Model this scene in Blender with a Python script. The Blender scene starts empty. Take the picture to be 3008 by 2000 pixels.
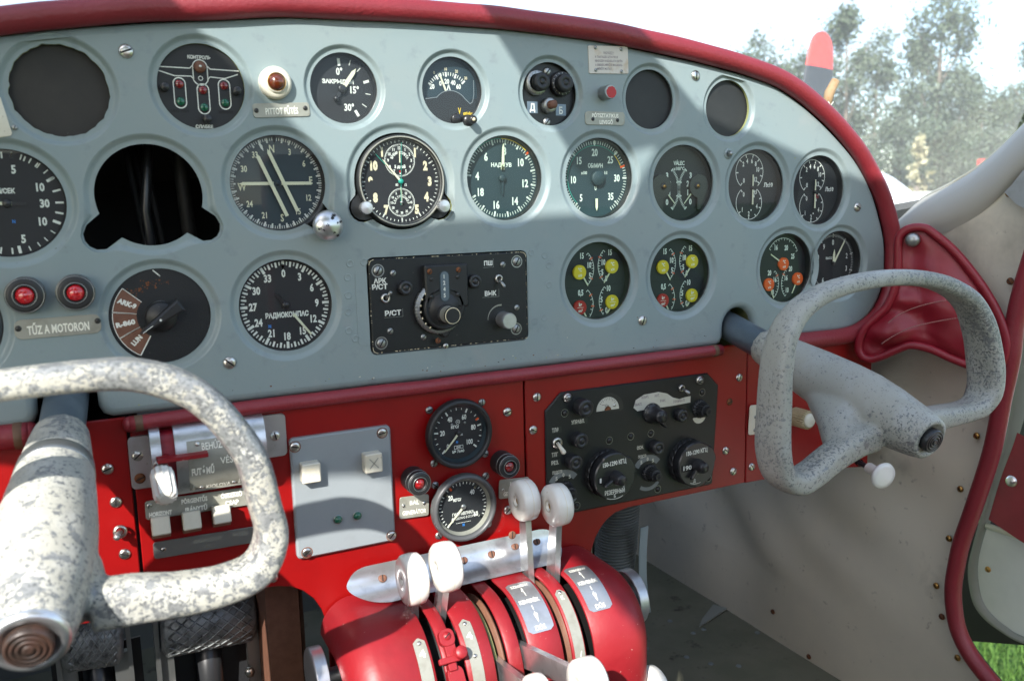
import bpy, bmesh, math, random
from math import sin, cos, pi, radians, hypot, atan2, sqrt, exp
from mathutils import Vector, Matrix, noise
from mathutils.geometry import delaunay_2d_cdt
S = bpy.context.scene
C = S.collection
V = Vector
# ------------------------------------------------------------------ camera
# world: X to the right along the panel, Z up, -Y from the panel towards the seats
FPX = 2484.05                      # focal length in photo pixels (3008 wide)
RX = V((0.89586919, -0.44368606, -0.02368713))
UP = V((0.09018245, 0.1293729, 0.9874866))
FW = V((0.43506957, 0.88679498, -0.15591389))
CP = V((-0.14163773, -0.71126605, -0.02354697))
cd = bpy.data.cameras.new('camera')
co = bpy.data.objects.new('camera', cd); C.objects.link(co)
co.matrix_world = Matrix(((RX.x, UP.x, -FW.x, CP.x), (RX.y, UP.y, -FW.y, CP.y), (RX.z, UP.z, -FW.z, CP.z), (0, 0, 0, 1)))
cd.sensor_width = 36.0; cd.lens = FPX / 3008 * 36
cd.clip_start = 0.02; cd.clip_end = 3000
cd.dof.use_dof = True; cd.dof.focus_distance = 0.84; cd.dof.aperture_fstop = 9
S.camera = co
# ------------------------------------------------------------------ light
SUN = V((0.55, 0.62, -0.56)).normalized()
EL = math.asin(-SUN.z); AZ = atan2(-SUN.x, -SUN.y)
w = bpy.data.worlds.new('World'); S.world = w; w.use_nodes = True
nt = w.node_tree; bg = nt.nodes['Background']; bg.inputs[1].default_value = 0.15
sk = nt.nodes.new('ShaderNodeTexSky'); sk.sky_type = 'NISHITA'; sk.sun_disc = False
sk.sun_elevation = EL; sk.sun_rotation = AZ; sk.dust_density = 1.2
tc = nt.nodes.new('ShaderNodeTexCoord'); mp = nt.nodes.new('ShaderNodeMapping'); mp.inputs['Scale'].default_value = (1, 1, 3.2)
nz = nt.nodes.new('ShaderNodeTexNoise'); nz.inputs['Scale'].default_value = 3.1; nz.inputs['Detail'].default_value = 9; nz.inputs['Roughness'].default_value = .58
cr = nt.nodes.new('ShaderNodeValToRGB'); cr.color_ramp.elements[0].position = .47; cr.color_ramp.elements[1].position = .66
mx = nt.nodes.new('ShaderNodeMix'); mx.data_type = 'RGBA'; mx.inputs[7].default_value = (3.6, 3.8, 4.0, 1)
nt.links.new(tc.outputs['Generated'], mp.inputs[0]); nt.links.new(mp.outputs[0], nz.inputs[0]); nt.links.new(nz.outputs[0], cr.inputs[0])
nt.links.new(cr.outputs[0], mx.inputs[0]); nt.links.new(sk.outputs[0], mx.inputs[6]); nt.links.new(mx.outputs[2], bg.inputs[0])
sd = bpy.data.lights.new('sun', 'SUN'); sd.energy = 3.6; sd.angle = radians(.6); sd.color = (1, .96, .90)
so = bpy.data.objects.new('sun', sd); C.objects.link(so); so.rotation_euler = SUN.to_track_quat('-Z', 'Y').to_euler(); so.location = (-5, -6, 6)
S.view_settings.view_transform = 'Standard'; S.view_settings.look = 'None'; S.view_settings.exposure = 1.45; S.view_settings.gamma = 1
S.view_settings.use_curve_mapping = False
S.cycles.max_bounces = 8; S.cycles.transparent_max_bounces = 24; S.cycles.caustics_reflective = False; S.cycles.caustics_refractive = False
S.cycles.sample_clamp_indirect = 6

# ------------------------------------------------------------------ measuring the photograph
def ray(u, v):
    return (RX * ((u - 1504) / FPX) - UP * ((v - 1000) / FPX) + FW)
def U(u, v, y=0.0):                # photo pixel -> point on the plane Y = y
    d = ray(u, v); return CP + d * ((y - CP.y) / d.y)
def UX(u, v, x):
    d = ray(u, v); return CP + d * ((x - CP.x) / d.x)
def UZ(u, v, z):
    d = ray(u, v); return CP + d * ((z - CP.z) / d.z)
def UPL(u, v, p0, n):
    d = ray(u, v); return CP + d * ((V(p0) - CP).dot(n) / d.dot(n))
def K(X, Y, x, y):                 # pixel of an enlarged crop -> photo pixel
    return (X + x / 3.075, Y + y / 3.075)
# ------------------------------------------------------------------ materials
M = {}
def mat(name, col, rough=.5, metal=0, bump=None, var=None, coat=0, spec=.5, emit=None, chips=None, sheen=0, extra=None):
    m = bpy.data.materials.new(name); m.use_nodes = True; n = m.node_tree; L = n.links.new
    b = n.nodes['Principled BSDF']
    b.inputs['Base Color'].default_value = (*col, 1); b.inputs['Roughness'].default_value = rough; b.inputs['Metallic'].default_value = metal
    b.inputs['Specular IOR Level'].default_value = spec; b.inputs['Coat Weight'].default_value = coat
    if coat: b.inputs['Coat Roughness'].default_value = .12
    t = n.nodes.new('ShaderNodeTexCoord')
    def nse(scale, detail=4, rg=.55, stretch=None):
        x = n.nodes.new('ShaderNodeTexNoise'); x.inputs['Scale'].default_value = scale; x.inputs['Detail'].default_value = detail; x.inputs['Roughness'].default_value = rg
        if stretch:
            q = n.nodes.new('ShaderNodeMapping'); q.inputs['Scale'].default_value = stretch; L(t.outputs['Object'], q.inputs[0]); L(q.outputs[0], x.inputs[0])
        else: L(t.outputs['Object'], x.inputs[0])
        return x.outputs[0]
    def ramp(src, a, c_, v0=0, v1=1):
        r = n.nodes.new('ShaderNodeMapRange'); r.inputs[1].default_value = a; r.inputs[2].default_value = c_; r.inputs[3].default_value = v0; r.inputs[4].default_value = v1; L(src, r.inputs[0]); return r.outputs[0]
    def mix(f, a, c_):
        x = n.nodes.new('ShaderNodeMix'); x.data_type = 'RGBA'
        L(f, x.inputs[0])
        for s_, v_ in ((6, a), (7, c_)):
            if hasattr(v_, 'is_linked'): L(v_, x.inputs[s_])
            else: x.inputs[s_].default_value = (*v_, 1)
        return x.outputs[2]
    cur = None
    for vv in (var or []):         # (scale, lo, hi, colour[, stretch])
        f = ramp(nse(vv[0], 5, .6, vv[4] if len(vv) > 4 else None), vv[1], vv[2])
        cur = mix(f, cur if cur is not None else col, vv[3])
    h = None
    if chips:                      # list of (scale, threshold, colour)
        rr = None
        for sc_, th, cc in chips:
            ad_ = n.nodes.new('ShaderNodeMath'); ad_.operation = 'MULTIPLY_ADD'; L(nse(11, 3, .5), ad_.inputs[0]); ad_.inputs[1].default_value = .30; L(nse(sc_, 6, .66), ad_.inputs[2])
            f = ramp(ad_.outputs[0], th + .15, th + .175)
            cur = mix(f, cur if cur is not None else col, cc)
            if rr is None: rr = f
            else:
                a_ = n.nodes.new('ShaderNodeMath'); a_.operation = 'MAXIMUM'; L(rr, a_.inputs[0]); L(f, a_.inputs[1]); rr = a_.outputs[0]
        L(ramp(rr, 0, 1, rough, .38), b.inputs['Roughness']); L(ramp(rr, 0, 1, 0, .35), b.inputs['Metallic'])
        h = ramp(rr, 0, 1, 1, 0)
    if cur is not None: L(cur, b.inputs['Base Color'])
    if bump:                       # (scale, strength, distance)
        bb = n.nodes.new('ShaderNodeBump'); bb.inputs['Strength'].default_value = bump[1]; bb.inputs['Distance'].default_value = bump[2]
        L(nse(bump[0], 3, .5), bb.inputs['Height'])
        nn = bb.outputs[0]
        if h is not None:
            b2 = n.nodes.new('ShaderNodeBump'); b2.inputs['Strength'].default_value = .5; b2.inputs['Distance'].default_value = .0006; L(h, b2.inputs['Height']); L(nn, b2.inputs['Normal']); nn = b2.outputs[0]
        L(nn, b.inputs['Normal'])
    if emit: b.inputs['Emission Color'].default_value = (*emit, 1); b.inputs['Emission Strength'].default_value = 1
    M[name] = m; return m
mat('panel', (.226, .286, .294), .42, bump=(420, .12, .0006), var=[(9, .42, .62, (.243, .293, .293)), (60, .58, .72, (.203, .247, .258)), (22, .62, .74, (.265, .30, .30)), (300, .715, .74, (.12, .135, .13)), (170, .745, .76, (.36, .37, .33))], spec=.5)
mat('primer', (.30, .32, .13), .6)
mat('bare', (.62, .60, .50), .4, .6)
mat('red', (.25, .0028, .003), .36, bump=(500, .06, .0004), var=[(14, .45, .65, (.215, .0025, .003)), (330, .745, .765, (.5, .25, .2))], spec=.5)
mat('redcast', (.25, .009, .014), .46, bump=(160, .3, .0008), var=[(18, .45, .65, (.205, .008, .012)), (6, .5, .62, (.28, .016, .022)), (330, .70, .72, (.5, .3, .25))])
mat('vinyl', (.235, .018, .027), .46, bump=(330, .55, .0009), var=[(20, .4, .65, (.205, .016, .024))], spec=.6)
mat('vinylpouch', (.25, .010, .022), .40, bump=(500, .2, .0006), var=[(20, .4, .65, (.21, .009, .018))])
mat('thread', (.36, .17, .15), .8)
mat('tan', (.13, .07, .04), .6, bump=(600, .5, .0006))
mat('black', (.014, .015, .016), .45, bump=(600, .15, .0004), var=[(200, .70, .73, (.10, .09, .08))])
mat('crackle', (.007, .009, .010), .42, bump=(800, .3, .0005), var=[(120, .69, .72, (.07, .06, .055))])
mat('satin', (.02, .021, .023), .3)
mat('dial', (.014, .016, .019), .6, var=[(900, .71, .74, (.10, .11, .11))])
mat('dialblue', (.018, .036, .046), .5)  # blue tint stands in for sky mirrored in the dials
mat('cover', (.020, .018, .016), .62, var=[(26, .4, .7, (.032, .028, .024)), (500, .73, .76, (.2, .2, .2))])  # darkened further to stand in for shade on the left plate
mat('white', (.74, .76, .70), .5)
mat('lume', (.68, .68, .50), .5)
mat('cream', (.70, .62, .42), .5)
mat('creamdark', (.40, .34, .20), .45)
mat('bezel', (.075, .078, .08), .4)
mat('coverdark', (.018, .020, .021), .6, var=[(26, .4, .7, (.026, .028, .028))])
mat('pedal', (.26, .28, .28), .45, .5, var=[(120, .5, .65, (.12, .13, .13))])
mat('bluemark', (.03, .22, .65), .5)
mat('yellowmark', (.72, .50, .03), .5)
mat('yellowdisc', (.66, .50, .015), .4)
mat('orangedisc', (.80, .10, .015), .4)
mat('reddisc', (.40, .01, .012), .4)
mat('greenmark', (.02, .33, .25), .5)
mat('steel', (.62, .61, .57), .28, 1, bump=(300, .1, .0003), var=[(300, .60, .66, (.35, .25, .16))])
mat('zinc', (.33, .34, .33), .38, .9, bump=(300, .2, .0003))
mat('darkscrew', (.05, .05, .048), .38, .6)
mat('brass', (.46, .26, .08), .3, 1)
mat('rust', (.20, .07, .025), .75, .2, bump=(400, .5, .0006), var=[(300, .45, .6, (.09, .035, .015))])
mat('alum', (.60, .61, .62), .36, .85, bump=(260, .12, .0004), var=[(34, .5, .68, (.48, .49, .49)), (380, .69, .72, (.3, .28, .25))])
mat('aluminium', (.66, .67, .68), .30, .9, bump=(260, .14, .0005), var=[(90, .5, .7, (.50, .51, .52))])
mat('plate', (.34, .34, .29), .45, .35, bump=(300, .15, .0003), var=[(60, .5, .7, (.27, .265, .22))])
mat('paper', (.60, .57, .52), .6, var=[(70, .55, .72, (.52, .42, .30)), (30, .66, .74, (.38, .24, .12))])
mat('ink', (.24, .21, .22), .7)
mat('etch', (.85, .84, .74), .5)
mat('ivory', (.66, .63, .52), .35, coat=.4, var=[(30, .45, .7, (.58, .54, .42)), (260, .70, .73, (.35, .30, .2))])
mat('whiteknob', (.80, .79, .73), .3, coat=.5, var=[(30, .5, .72, (.76, .73, .64)), (150, .72, .75, (.5, .4, .28))])
mat('greyplate', (.25, .28, .295), .34, bump=(500, .1, .0004), var=[(40, .5, .7, (.235, .262, .275))])
mat('brown', (.17, .075, .045), .6, var=[(120, .4, .7, (.13, .055, .032))], bump=(400, .2, .0004))
mat('brownbtn', (.030, .020, .016), .38, var=[(60, .45, .6, (.055, .03, .022))])
mat('yoke', (.375, .375, .33), .48, bump=(350, .25, .0005), chips=[(300, .585, (.20, .212, .215)), (110, .605, (.24, .25, .25)), (480, .585, (.17, .175, .17))], var=[(12, .42, .68, (.31, .315, .28)), (45, .5, .72, (.40, .41, .385))])
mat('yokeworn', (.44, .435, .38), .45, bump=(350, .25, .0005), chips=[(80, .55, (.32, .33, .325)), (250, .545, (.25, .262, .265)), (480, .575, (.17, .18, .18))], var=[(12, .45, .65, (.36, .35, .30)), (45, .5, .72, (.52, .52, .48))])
mat('headlining', (.72, .70, .64), .7)
mat('steeltube', (.13, .17, .21), .34, .55, bump=(300, .1, .0003), var=[(22, .45, .7, (.20, .25, .29)), (160, .72, .75, (.3, .15, .08))])
mat('beige', (.63, .57, .45), .55, bump=(500, .2, .0005), var=[(3.2, .40, .66, (.51, .475, .395)), (9, .60, .74, (.42, .38, .30)), (60, .64, .72, (.36, .32, .25))])
mat('framepaint', (.43, .41, .345), .5, var=[(7, .4, .7, (.40, .39, .35))], bump=(60, .1, .0005))
mat('floor', (.115, .118, .078), .7, bump=(120, .4, .001), var=[(9, .4, .65, (.165, .158, .112)), (25, .6, .68, (.05, .045, .03)), (70, .62, .70, (.11, .105, .085))])
mat('dark', (.006, .0065, .0065), .7)
mat('hose', (.16, .18, .18), .5)
mat('canvas', (.36, .44, .48), .85, bump=(900, .5, .0006))
mat('green', (.006, .10, .055), .12, coat=.6)
mat('redlens', (.50, .006, .012), .12, coat=1, var=[(400, .5, .62, (.75, .03, .04))])
mat('amber', (.10, .018, .004), .08, coat=1, var=[(110, .50, .66, (.45, .10, .008))])
mat('redlensdark', (.16, .006, .008), .12, coat=1, var=[(400, .5, .62, (.33, .01, .012))])
mat('stripdark', (.025, .025, .024), .6)
mat('stripgrey', (.23, .24, .21), .5, bump=(200, .2, .0005))
mat('doorwhite', (.68, .70, .67), .5, var=[(4, .4, .7, (.50, .53, .50))])
mat('scaleplate', (.60, .60, .54), .45, .3, var=[(50, .5, .72, (.54, .52, .44))])
mat('cork', (.36, .25, .14), .8, bump=(500, .6, .0006), var=[(200, .5, .65, (.38, .20, .09))])

def glass(name, tint, refl_rough=.02, haze=0., hcol=(.9, .93, .95), ior=1.45, streak=False):
    m = bpy.data.materials.new(name); m.use_nodes = True; n = m.node_tree; L = n.links.new
    n.nodes.remove(n.nodes['Principled BSDF']); out = n.nodes['Material Output']
    tr = n.nodes.new('ShaderNodeBsdfTransparent'); tr.inputs[0].default_value = (*tint, 1)
    gl = n.nodes.new('ShaderNodeBsdfGlossy'); gl.inputs['Roughness'].default_value = refl_rough
    fr = n.nodes.new('ShaderNodeFresnel'); 
    ge = n.nodes.new('ShaderNodeNewGeometry'); q1 = n.nodes.new('ShaderNodeMapRange'); q1.inputs[3].default_value = ior; q1.inputs[4].default_value = 1 / ior
    L(ge.outputs['Backfacing'], q1.inputs[0]); L(q1.outputs[0], fr.inputs[0])   # the same thin sheet seen from either side
    a = n.nodes.new('ShaderNodeMixShader'); L(fr.outputs[0], a.inputs[0]); L(gl.outputs[0], a.inputs[2])
    src = tr.outputs[0]
    if haze:
        df = n.nodes.new('ShaderNodeBsdfTranslucent'); df.inputs[0].default_value = (*hcol, 1)
        d2 = n.nodes.new('ShaderNodeBsdfDiffuse'); d2.inputs[0].default_value = (*hcol, 1)
        ad = n.nodes.new('ShaderNodeMixShader'); ad.inputs[0].default_value = .5; L(df.outputs[0], ad.inputs[1]); L(d2.outputs[0], ad.inputs[2])
        h = n.nodes.new('ShaderNodeMixShader'); h.inputs[0].default_value = haze; L(tr.outputs[0], h.inputs[1]); L(ad.outputs[0], h.inputs[2]); src = h.outputs[0]
        if streak:
            t = n.nodes.new('ShaderNodeTexCoord'); q = n.nodes.new('ShaderNodeMapping'); q.inputs['Rotation'].default_value = (.3, .8, .2); q.inputs['Scale'].default_value = (6, 240, 60); L(t.outputs['Object'], q.inputs[0])
            x = n.nodes.new('ShaderNodeTexNoise'); x.inputs['Scale'].default_value = 1.5; x.inputs['Detail'].default_value = 6; L(q.outputs[0], x.inputs[0])
            r = n.nodes.new('ShaderNodeMapRange'); r.inputs[1].default_value = .35; r.inputs[2].default_value = .75; r.inputs[3].default_value = haze * .9; r.inputs[4].default_value = haze * 1.2; L(x.outputs[0], r.inputs[0]); L(r.outputs[0], h.inputs[0])
    L(src, a.inputs[1]); L(a.outputs[0], out.inputs[0]); M[name] = m
glass('glass', (.94, .96, .96), .015, ior=1.36)
glass('glassgreen', (.88, .96, .93), .02, ior=1.32)  # green tint stands in for grass mirrored in these gauges
glass('perspex', (.93, .96, .97), .05, haze=.15, streak=True, ior=1.2)
# ------------------------------------------------------------------ mesh builder
_tc = {}
def glyphs(s, weight=0.0):
    k = (s, weight)
    if k not in _tc:
        cu = bpy.data.curves.new('t', 'FONT'); cu.body = s; cu.size = 1; cu.align_x = 'CENTER'; cu.align_y = 'CENTER'; cu.resolution_u = 2; cu.offset = weight; cu.fill_mode = 'FRONT'
        o = bpy.data.objects.new('t', cu); me = o.to_mesh()
        vs = [v.co.copy() for v in me.vertices]; fs = [list(p.vertices) for p in me.polygons]
        o.to_mesh_clear(); bpy.data.objects.remove(o); bpy.data.curves.remove(cu)
        if vs:
            cx = (min(v.x for v in vs) + max(v.x for v in vs)) / 2; cy = (min(v.y for v in vs) + max(v.y for v in vs)) / 2; hh = max(v.y for v in vs) - min(v.y for v in vs)
        else: cx = cy = 0; hh = 1
        _tc[k] = (vs, fs, cx, cy, hh)
    return _tc[k]
class MB:
    """collects shapes of one part; s = units (0.001: millimetres)"""
    def __init__(s, sc=.001): s.v = []; s.f = []; s.m = []; s.sm = []; s.mats = []; s.sc = sc; s.T = Matrix.Identity(4)
    def mi(s, m):
        if m not in s.mats: s.mats.append(m)
        return s.mats.index(m)
    def add(s, vs, fs, m, smooth=False, T=None):
        o = len(s.v); Q = s.T @ T if T is not None else s.T
        s.v += [Q @ V(p) for p in vs]; k = s.mi(m)
        for f in fs: s.f.append([o + i for i in f]); s.m.append(k); s.sm.append(smooth)
    def box(s, c, d, m, r=0, T=None):
        cx, cy, cz = c; a, b, e = d[0] / 2, d[1] / 2, d[2] / 2
        if r: return s.prism(rrect(cx - a, cy - b, cx + a, cy + b, r), cz - e, cz + e, m, T=T, bev=min(r, 2 * e) * .35)
        P = [(cx + i * a, cy + j * b, cz + k * e) for i in (-1, 1) for j in (-1, 1) for k in (-1, 1)]
        s.add(P, [(0, 1, 3, 2), (4, 6, 7, 5), (0, 4, 5, 1), (2, 3, 7, 6), (0, 2, 6, 4), (1, 5, 7, 3)], m, T=T)
    def prism(s, o, z0, z1, m, T=None, bev=0, back=False, m2=None):
        n = len(o)
        if bev:
            cx = sum(p[0] for p in o) / n; cy = sum(p[1] for p in o) / n
            R = max(hypot(p[0] - cx, p[1] - cy) for p in o); inn = offset(o, -bev)
            P = [(x, y, z0) for x, y in o] + [(x, y, z1 - bev) for x, y in o] + [(x, y, z1) for x, y in inn]
            F = [(i, (i + 1) % n, n + (i + 1) % n, n + i) for i in range(n)] + [(n + i, n + (i + 1) % n, 2 * n + (i + 1) % n, 2 * n + i) for i in range(n)]
            s.add(P, F, m, T=T); s.add([(x, y, z1) for x, y in inn], [list(range(n))], m2 or m, T=T)
        else:
            P = [(x, y, z0) for x, y in o] + [(x, y, z1) for x, y in o]
            s.add(P, [(i, (i + 1) % n, n + (i + 1) % n, n + i) for i in range(n)], m, T=T); s.add([(x, y, z1) for x, y in o], [list(range(n))], m2 or m, T=T)
        if back: s.add([(x, y, z0) for x, y in reversed(o)], [list(range(n))], m, T=T)
    def lathe(s, prof, m, c=(0, 0, 0), seg=40, T=None, smooth=True, flute=None, sx=1, sy=1):
        P = []; n = len(prof)
        for i in range(seg):
            a = 2 * pi * i / seg
            for j, (r, z) in enumerate(prof):
                rr = r * (1 + (flute if (flute and i % 2) else 0)) if (flute is None or 0 < j < n - 1) else r
                P.append((c[0] + rr * cos(a) * sx, c[1] + rr * sin(a) * sy, c[2] + z))
        F = [(i * n + j, ((i + 1) % seg) * n + j, ((i + 1) % seg) * n + j + 1, i * n + j + 1) for i in range(seg) for j in range(n - 1)]
        s.add(P, F, m, smooth and not flute, T=T)
    def disc(s, r, z, m, c=(0, 0), seg=48, T=None):
        s.add([(c[0] + r * cos(2 * pi * i / seg), c[1] + r * sin(2 * pi * i / seg), z) for i in range(seg)], [list(range(seg))], m, T=T)
    def arc(s, c, r, a0, a1, w, z, m, seg=None):      # stroke, angles clockwise from up
        seg = seg or max(3, int(abs(a1 - a0) / 6)); P = []
        for i in range(seg + 1):
            a = radians(a0 + (a1 - a0) * i / seg)
            for q in (r - w / 2, r + w / 2): P.append((c[0] + q * sin(a), c[1] + q * cos(a), z))
        s.add(P, [(2 * i, 2 * i + 1, 2 * i + 3, 2 * i + 2) for i in range(seg)], m)
    def line(s, a, b, w, z, m, w2=None):
        dx, dy = b[0] - a[0], b[1] - a[1]; l = hypot(dx, dy) or 1; nx, ny = -dy / l / 2, dx / l / 2; w2 = w if w2 is None else w2
        s.add([(a[0] + nx * w, a[1] + ny * w, z), (a[0] - nx * w, a[1] - ny * w, z), (b[0] - nx * w2, b[1] - ny * w2, z), (b[0] + nx * w2, b[1] + ny * w2, z)], [(0, 1, 2, 3)], m)
    def tick(s, a, r0, r1, w, z, m, c=(0, 0)):
        a = radians(a); w *= 1.25; s.line((c[0] + r0 * sin(a), c[1] + r0 * cos(a)), (c[0] + r1 * sin(a), c[1] + r1 * cos(a)), w, z, m)
    def ticks(s, a0, a1, n, r0, r1, w, z, m, c=(0, 0), skip=None):
        for i in range(n + 1):
            if skip and i % skip == 0: continue
            s.tick(a0 + (a1 - a0) * i / n, r0, r1, w, z, m, c)
    def text(s, t, x, y, h, z, m, rot=0, sx=.80, wt=.012, w=None):
        wt = wt + .018; h = h * 1.06
        vs, fs, cx, cy, hh = glyphs(t, wt)
        if not vs: return
        k = h / glyphs('0', wt)[4]; kx = k * sx
        if w: kx = w / max(1e-6, (max(v.x for v in vs) - min(v.x for v in vs)))
        ca, sa = cos(radians(-rot)), sin(radians(-rot)); P = []
        for v in vs:
            a = (v.x - cx) * kx; b = (v.y - cy) * k; P.append((x + a * ca - b * sa, y + a * sa + b * ca, z))
        s.add(P, fs, m)
    def tube(s, path, rad, m, seg=12, cap=True, smooth=True, sec=None, up=None):
        n = len(path); path = [V(p) for p in path]; rs = rad if isinstance(rad, (list, tuple)) else [rad] * n
        P = []; prev = None
        for i, p in enumerate(path):
            t = (path[min(i + 1, n - 1)] - path[max(i - 1, 0)]).normalized()
            if prev is None:
                a = V(up) if up else (V((0, 0, 1)) if abs(t.z) < .9 else V((1, 0, 0)))
                nn = (a - t * a.dot(t)).normalized()
            else: nn = (prev - t * prev.dot(t)).normalized()
            prev = nn; bb = t.cross(nn)
            for j in range(seg):
                a = 2 * pi * j / seg; r = rs[i]
                rx, ry = (r if isinstance(r, tuple) else (r, r))
                ca, sa = cos(a), sin(a)
                if sec: ca = math.copysign(abs(ca) ** sec, ca); sa = math.copysign(abs(sa) ** sec, sa)
                P.append(p + nn * (rx * ca) + bb * (ry * sa))
        F = [(i * seg + j, i * seg + (j + 1) % seg, (i + 1) * seg + (j + 1) % seg, (i + 1) * seg + j) for i in range(n - 1) for j in range(seg)]
        if cap: F += [list(range(seg))[::-1], [(n - 1) * seg + j for j in range(seg)]]
        s.add(P, F, m, smooth)
    def grid(s, rows, m, smooth=True, closed=False):
        k = len(rows[0]); P = [p for r in rows for p in r]
        F = [(i * k + j, i * k + (j + 1) % k, (i + 1) * k + (j + 1) % k, (i + 1) * k + j) for i in range(len(rows) - 1) for j in range(k if closed else k - 1)]
        s.add(P, F, m, smooth)
    def build(s, name, parent=None, world=False, auto=None):
        me = bpy.data.meshes.new(name); k = s.sc
        me.from_pydata([(p[0] * k, p[1] * k, p[2] * k) for p in s.v], [], s.f)
        for m in s.mats: me.materials.append(M[m])
        me.polygons.foreach_set('material_index', s.m); me.polygons.foreach_set('use_smooth', s.sm); me.update()
        o = bpy.data.objects.new(name, me); C.objects.link(o)
        if parent is not None: o.parent = parent
        return o
def rrect(x0, y0, x1, y1, r, k=5):
    P = []
    for cx, cy, a in ((x1 - r, y1 - r, 0), (x0 + r, y1 - r, 90), (x0 + r, y0 + r, 180), (x1 - r, y0 + r, 270)):
        for i in range(k + 1): t = radians(a + 90 * i / k); P.append((cx + r * cos(t), cy + r * sin(t)))
    return P
def offset(o, d):                  # offset a closed 2D outline (ccw); d>0 grows
    n = len(o); R = []
    for i in range(n):
        a, b, c = V(o[i - 1][:2]), V(o[i][:2]), V(o[(i + 1) % n][:2])
        e1 = (b - a); e2 = (c - b)
        if e1.length < 1e-9: e1 = e2
        if e2.length < 1e-9: e2 = e1
        e1.normalize(); e2.normalize(); n1 = V((e1.y, -e1.x)); n2 = V((e2.y, -e2.x)); t = (n1 + n2)
        if t.length < 1e-6: t = n1
        t.normalize(); q = b + t * (d / max(.35, t.dot(n1))); R.append((q.x, q.y))
    return R
def catmull(P, k=6, closed=False):
    P = [V(p) for p in P]; n = len(P); R = []
    for i in range(n if closed else n - 1):
        p0 = P[(i - 1) % n] if (closed or i > 0) else P[0]; p1 = P[i]; p2 = P[(i + 1) % n]; p3 = P[(i + 2) % n] if (closed or i < n - 2) else P[-1]
        for j in range(k):
            t = j / k
            R.append(.5 * ((2 * p1) + (p2 - p0) * t + (2 * p0 - 5 * p1 + 4 * p2 - p3) * t * t + (3 * p1 - p0 - 3 * p2 + p3) * t ** 3))
    if not closed: R.append(P[-1])
    return R
def tag(o, label=None, cat=None, group=None, kind=None):
    if label: o['label'] = label
    if cat: o['category'] = cat
    if group: o['group'] = group
    if kind: o['kind'] = kind
    return o
def thing(name, label, cat, loc=(0, 0, 0), group=None, rot=None):
    o = bpy.data.objects.new(name, None); C.objects.link(o); o.location = loc; o.empty_display_size = .02
    if rot is not None: o.rotation_euler = rot
    return tag(o, label, cat, group)
def onpanel(name, label, cat, p, group=None, rz=0, out=0):   # local x right, y up, z towards the seats
    return thing(name, label, cat, (p.x, p.y - out, p.z), group, (pi / 2, radians(-rz), 0))
def copy_tree(o, parent=None):
    c = o.copy(); C.objects.link(c)
    if parent is not None: c.parent = parent
    for ch in list(o.children): copy_tree(ch, c)
    return c
def facing(d):                     # rotation taking local z onto direction d
    return V(d).normalized().to_track_quat('Z', 'Y').to_matrix().to_4x4()
def screw(mb, x, y, z, r, m='steel', ang=40, h=None):
    h = h or r * .45
    mb.lathe([(r, 0), (r, h * .25), (r * .85, h * .75), (r * .5, h * .97), (.001, h)], m, (x, y, z), seg=20)
    a = radians(ang); T = Matrix.Translation((x, y, z)) @ Matrix.Rotation(a, 4, 'Z')
    pr_ = [(-.93, .30), (-.80, .84), (-.45, 1.03), (0, 1.07), (.45, 1.03), (.80, .84), (.93, .30)]; w_ = r * .13
    mb.add([(f * r, -w_, g * h) for f, g in pr_] + [(f * r, w_, g * h) for f, g in pr_], [(i, i + 1, 8 + i, 7 + i) for i in range(6)], 'dark', T=T)
def screws_at(parent, pts, ppos, r, m='steel', name='screw', z=0, h=None, label=None):
    """each screw a part of its own; pts = world points, ppos = parent's location"""
    for i, p in enumerate(pts):
        b = MB(); screw(b, 0, 0, 0, r, m, 20 + (i * 67) % 150, h); o = b.build(name, parent)
        o.location = ((p.x - ppos[0]), (p.z - ppos[2]), z)
        if label: o['label'] = label
# ================================================================== the grey instrument panel
XC = .158                          # centre line of the aeroplane
RA, RB = .0385, .0286
HOLES = {}                         # name: (x, z, base radius, [(angle, centre dist, radius)], dish factor)
for k, x, z, r in (('blankL', -.1522, .0675, .0326), ('control', -.0541, .0742, .0322), ('flaps', .0588, .0774, RB), ('amm', .1563, .0793, RB), ('sel', .2541, .0795, RB), ('bA', .3672, .0783, RB), ('bB', .4661, .0725, RB),
                   ('vsi', -.1939, -.0125, RA), ('hole', -.0982, -.0081, RA), ('rmi', 0, 0, RA), ('clock', .1045, 0.0005, .0415), ('man', .206, .0028, RA), ('rpm', .3084, .0020, RA), ('cht', .4098, -.0036, RA), ('f1', .5072, -.0073, RA), ('f2', .5991, -.0132, RA),
                   ('ark', -.0979, -.1016, .0373), ('rk', -.0002, -.1005, RA), ('e1', .3060, -.0981, RA), ('e2', .4067, -.0982, RA), ('tmp', .5530, -.0984, RA), ('vac', .6330, -.0973, .0375), ('left3', -.243, -.098, RA)):
    HOLES[k] = [x, z, r, []]
HOLES['hole'][3] = [(218, .047, .0115), (-33, .046, .0115)]
HOLES['rmi'][3] = [(-42, .040, .011)]
HOLES['clock'][3] = [(212, .041, .0125), (-32, .041, .0125)]
HOLES['vac'][3] = [(205, .034, .0105)]
def hole_r(h, a, grow=0):
    r = h[2] + grow
    for (an, d, q) in h[3]:
        da = (a - radians(an) + pi) % (2 * pi) - pi; q2 = q + grow
        s_ = d * sin(da)
        if abs(s_) < q2 and cos(da) > 0: r = max(r, d * cos(da) + sqrt(q2 * q2 - s_ * s_))
    return r
NS = 72
def smooth_loop(L, it):
    for _ in range(it): L = [(L[i - 1] + 2 * L[i] + L[(i + 1) % len(L)]) / 4 for i in range(len(L))]
    return L
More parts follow.
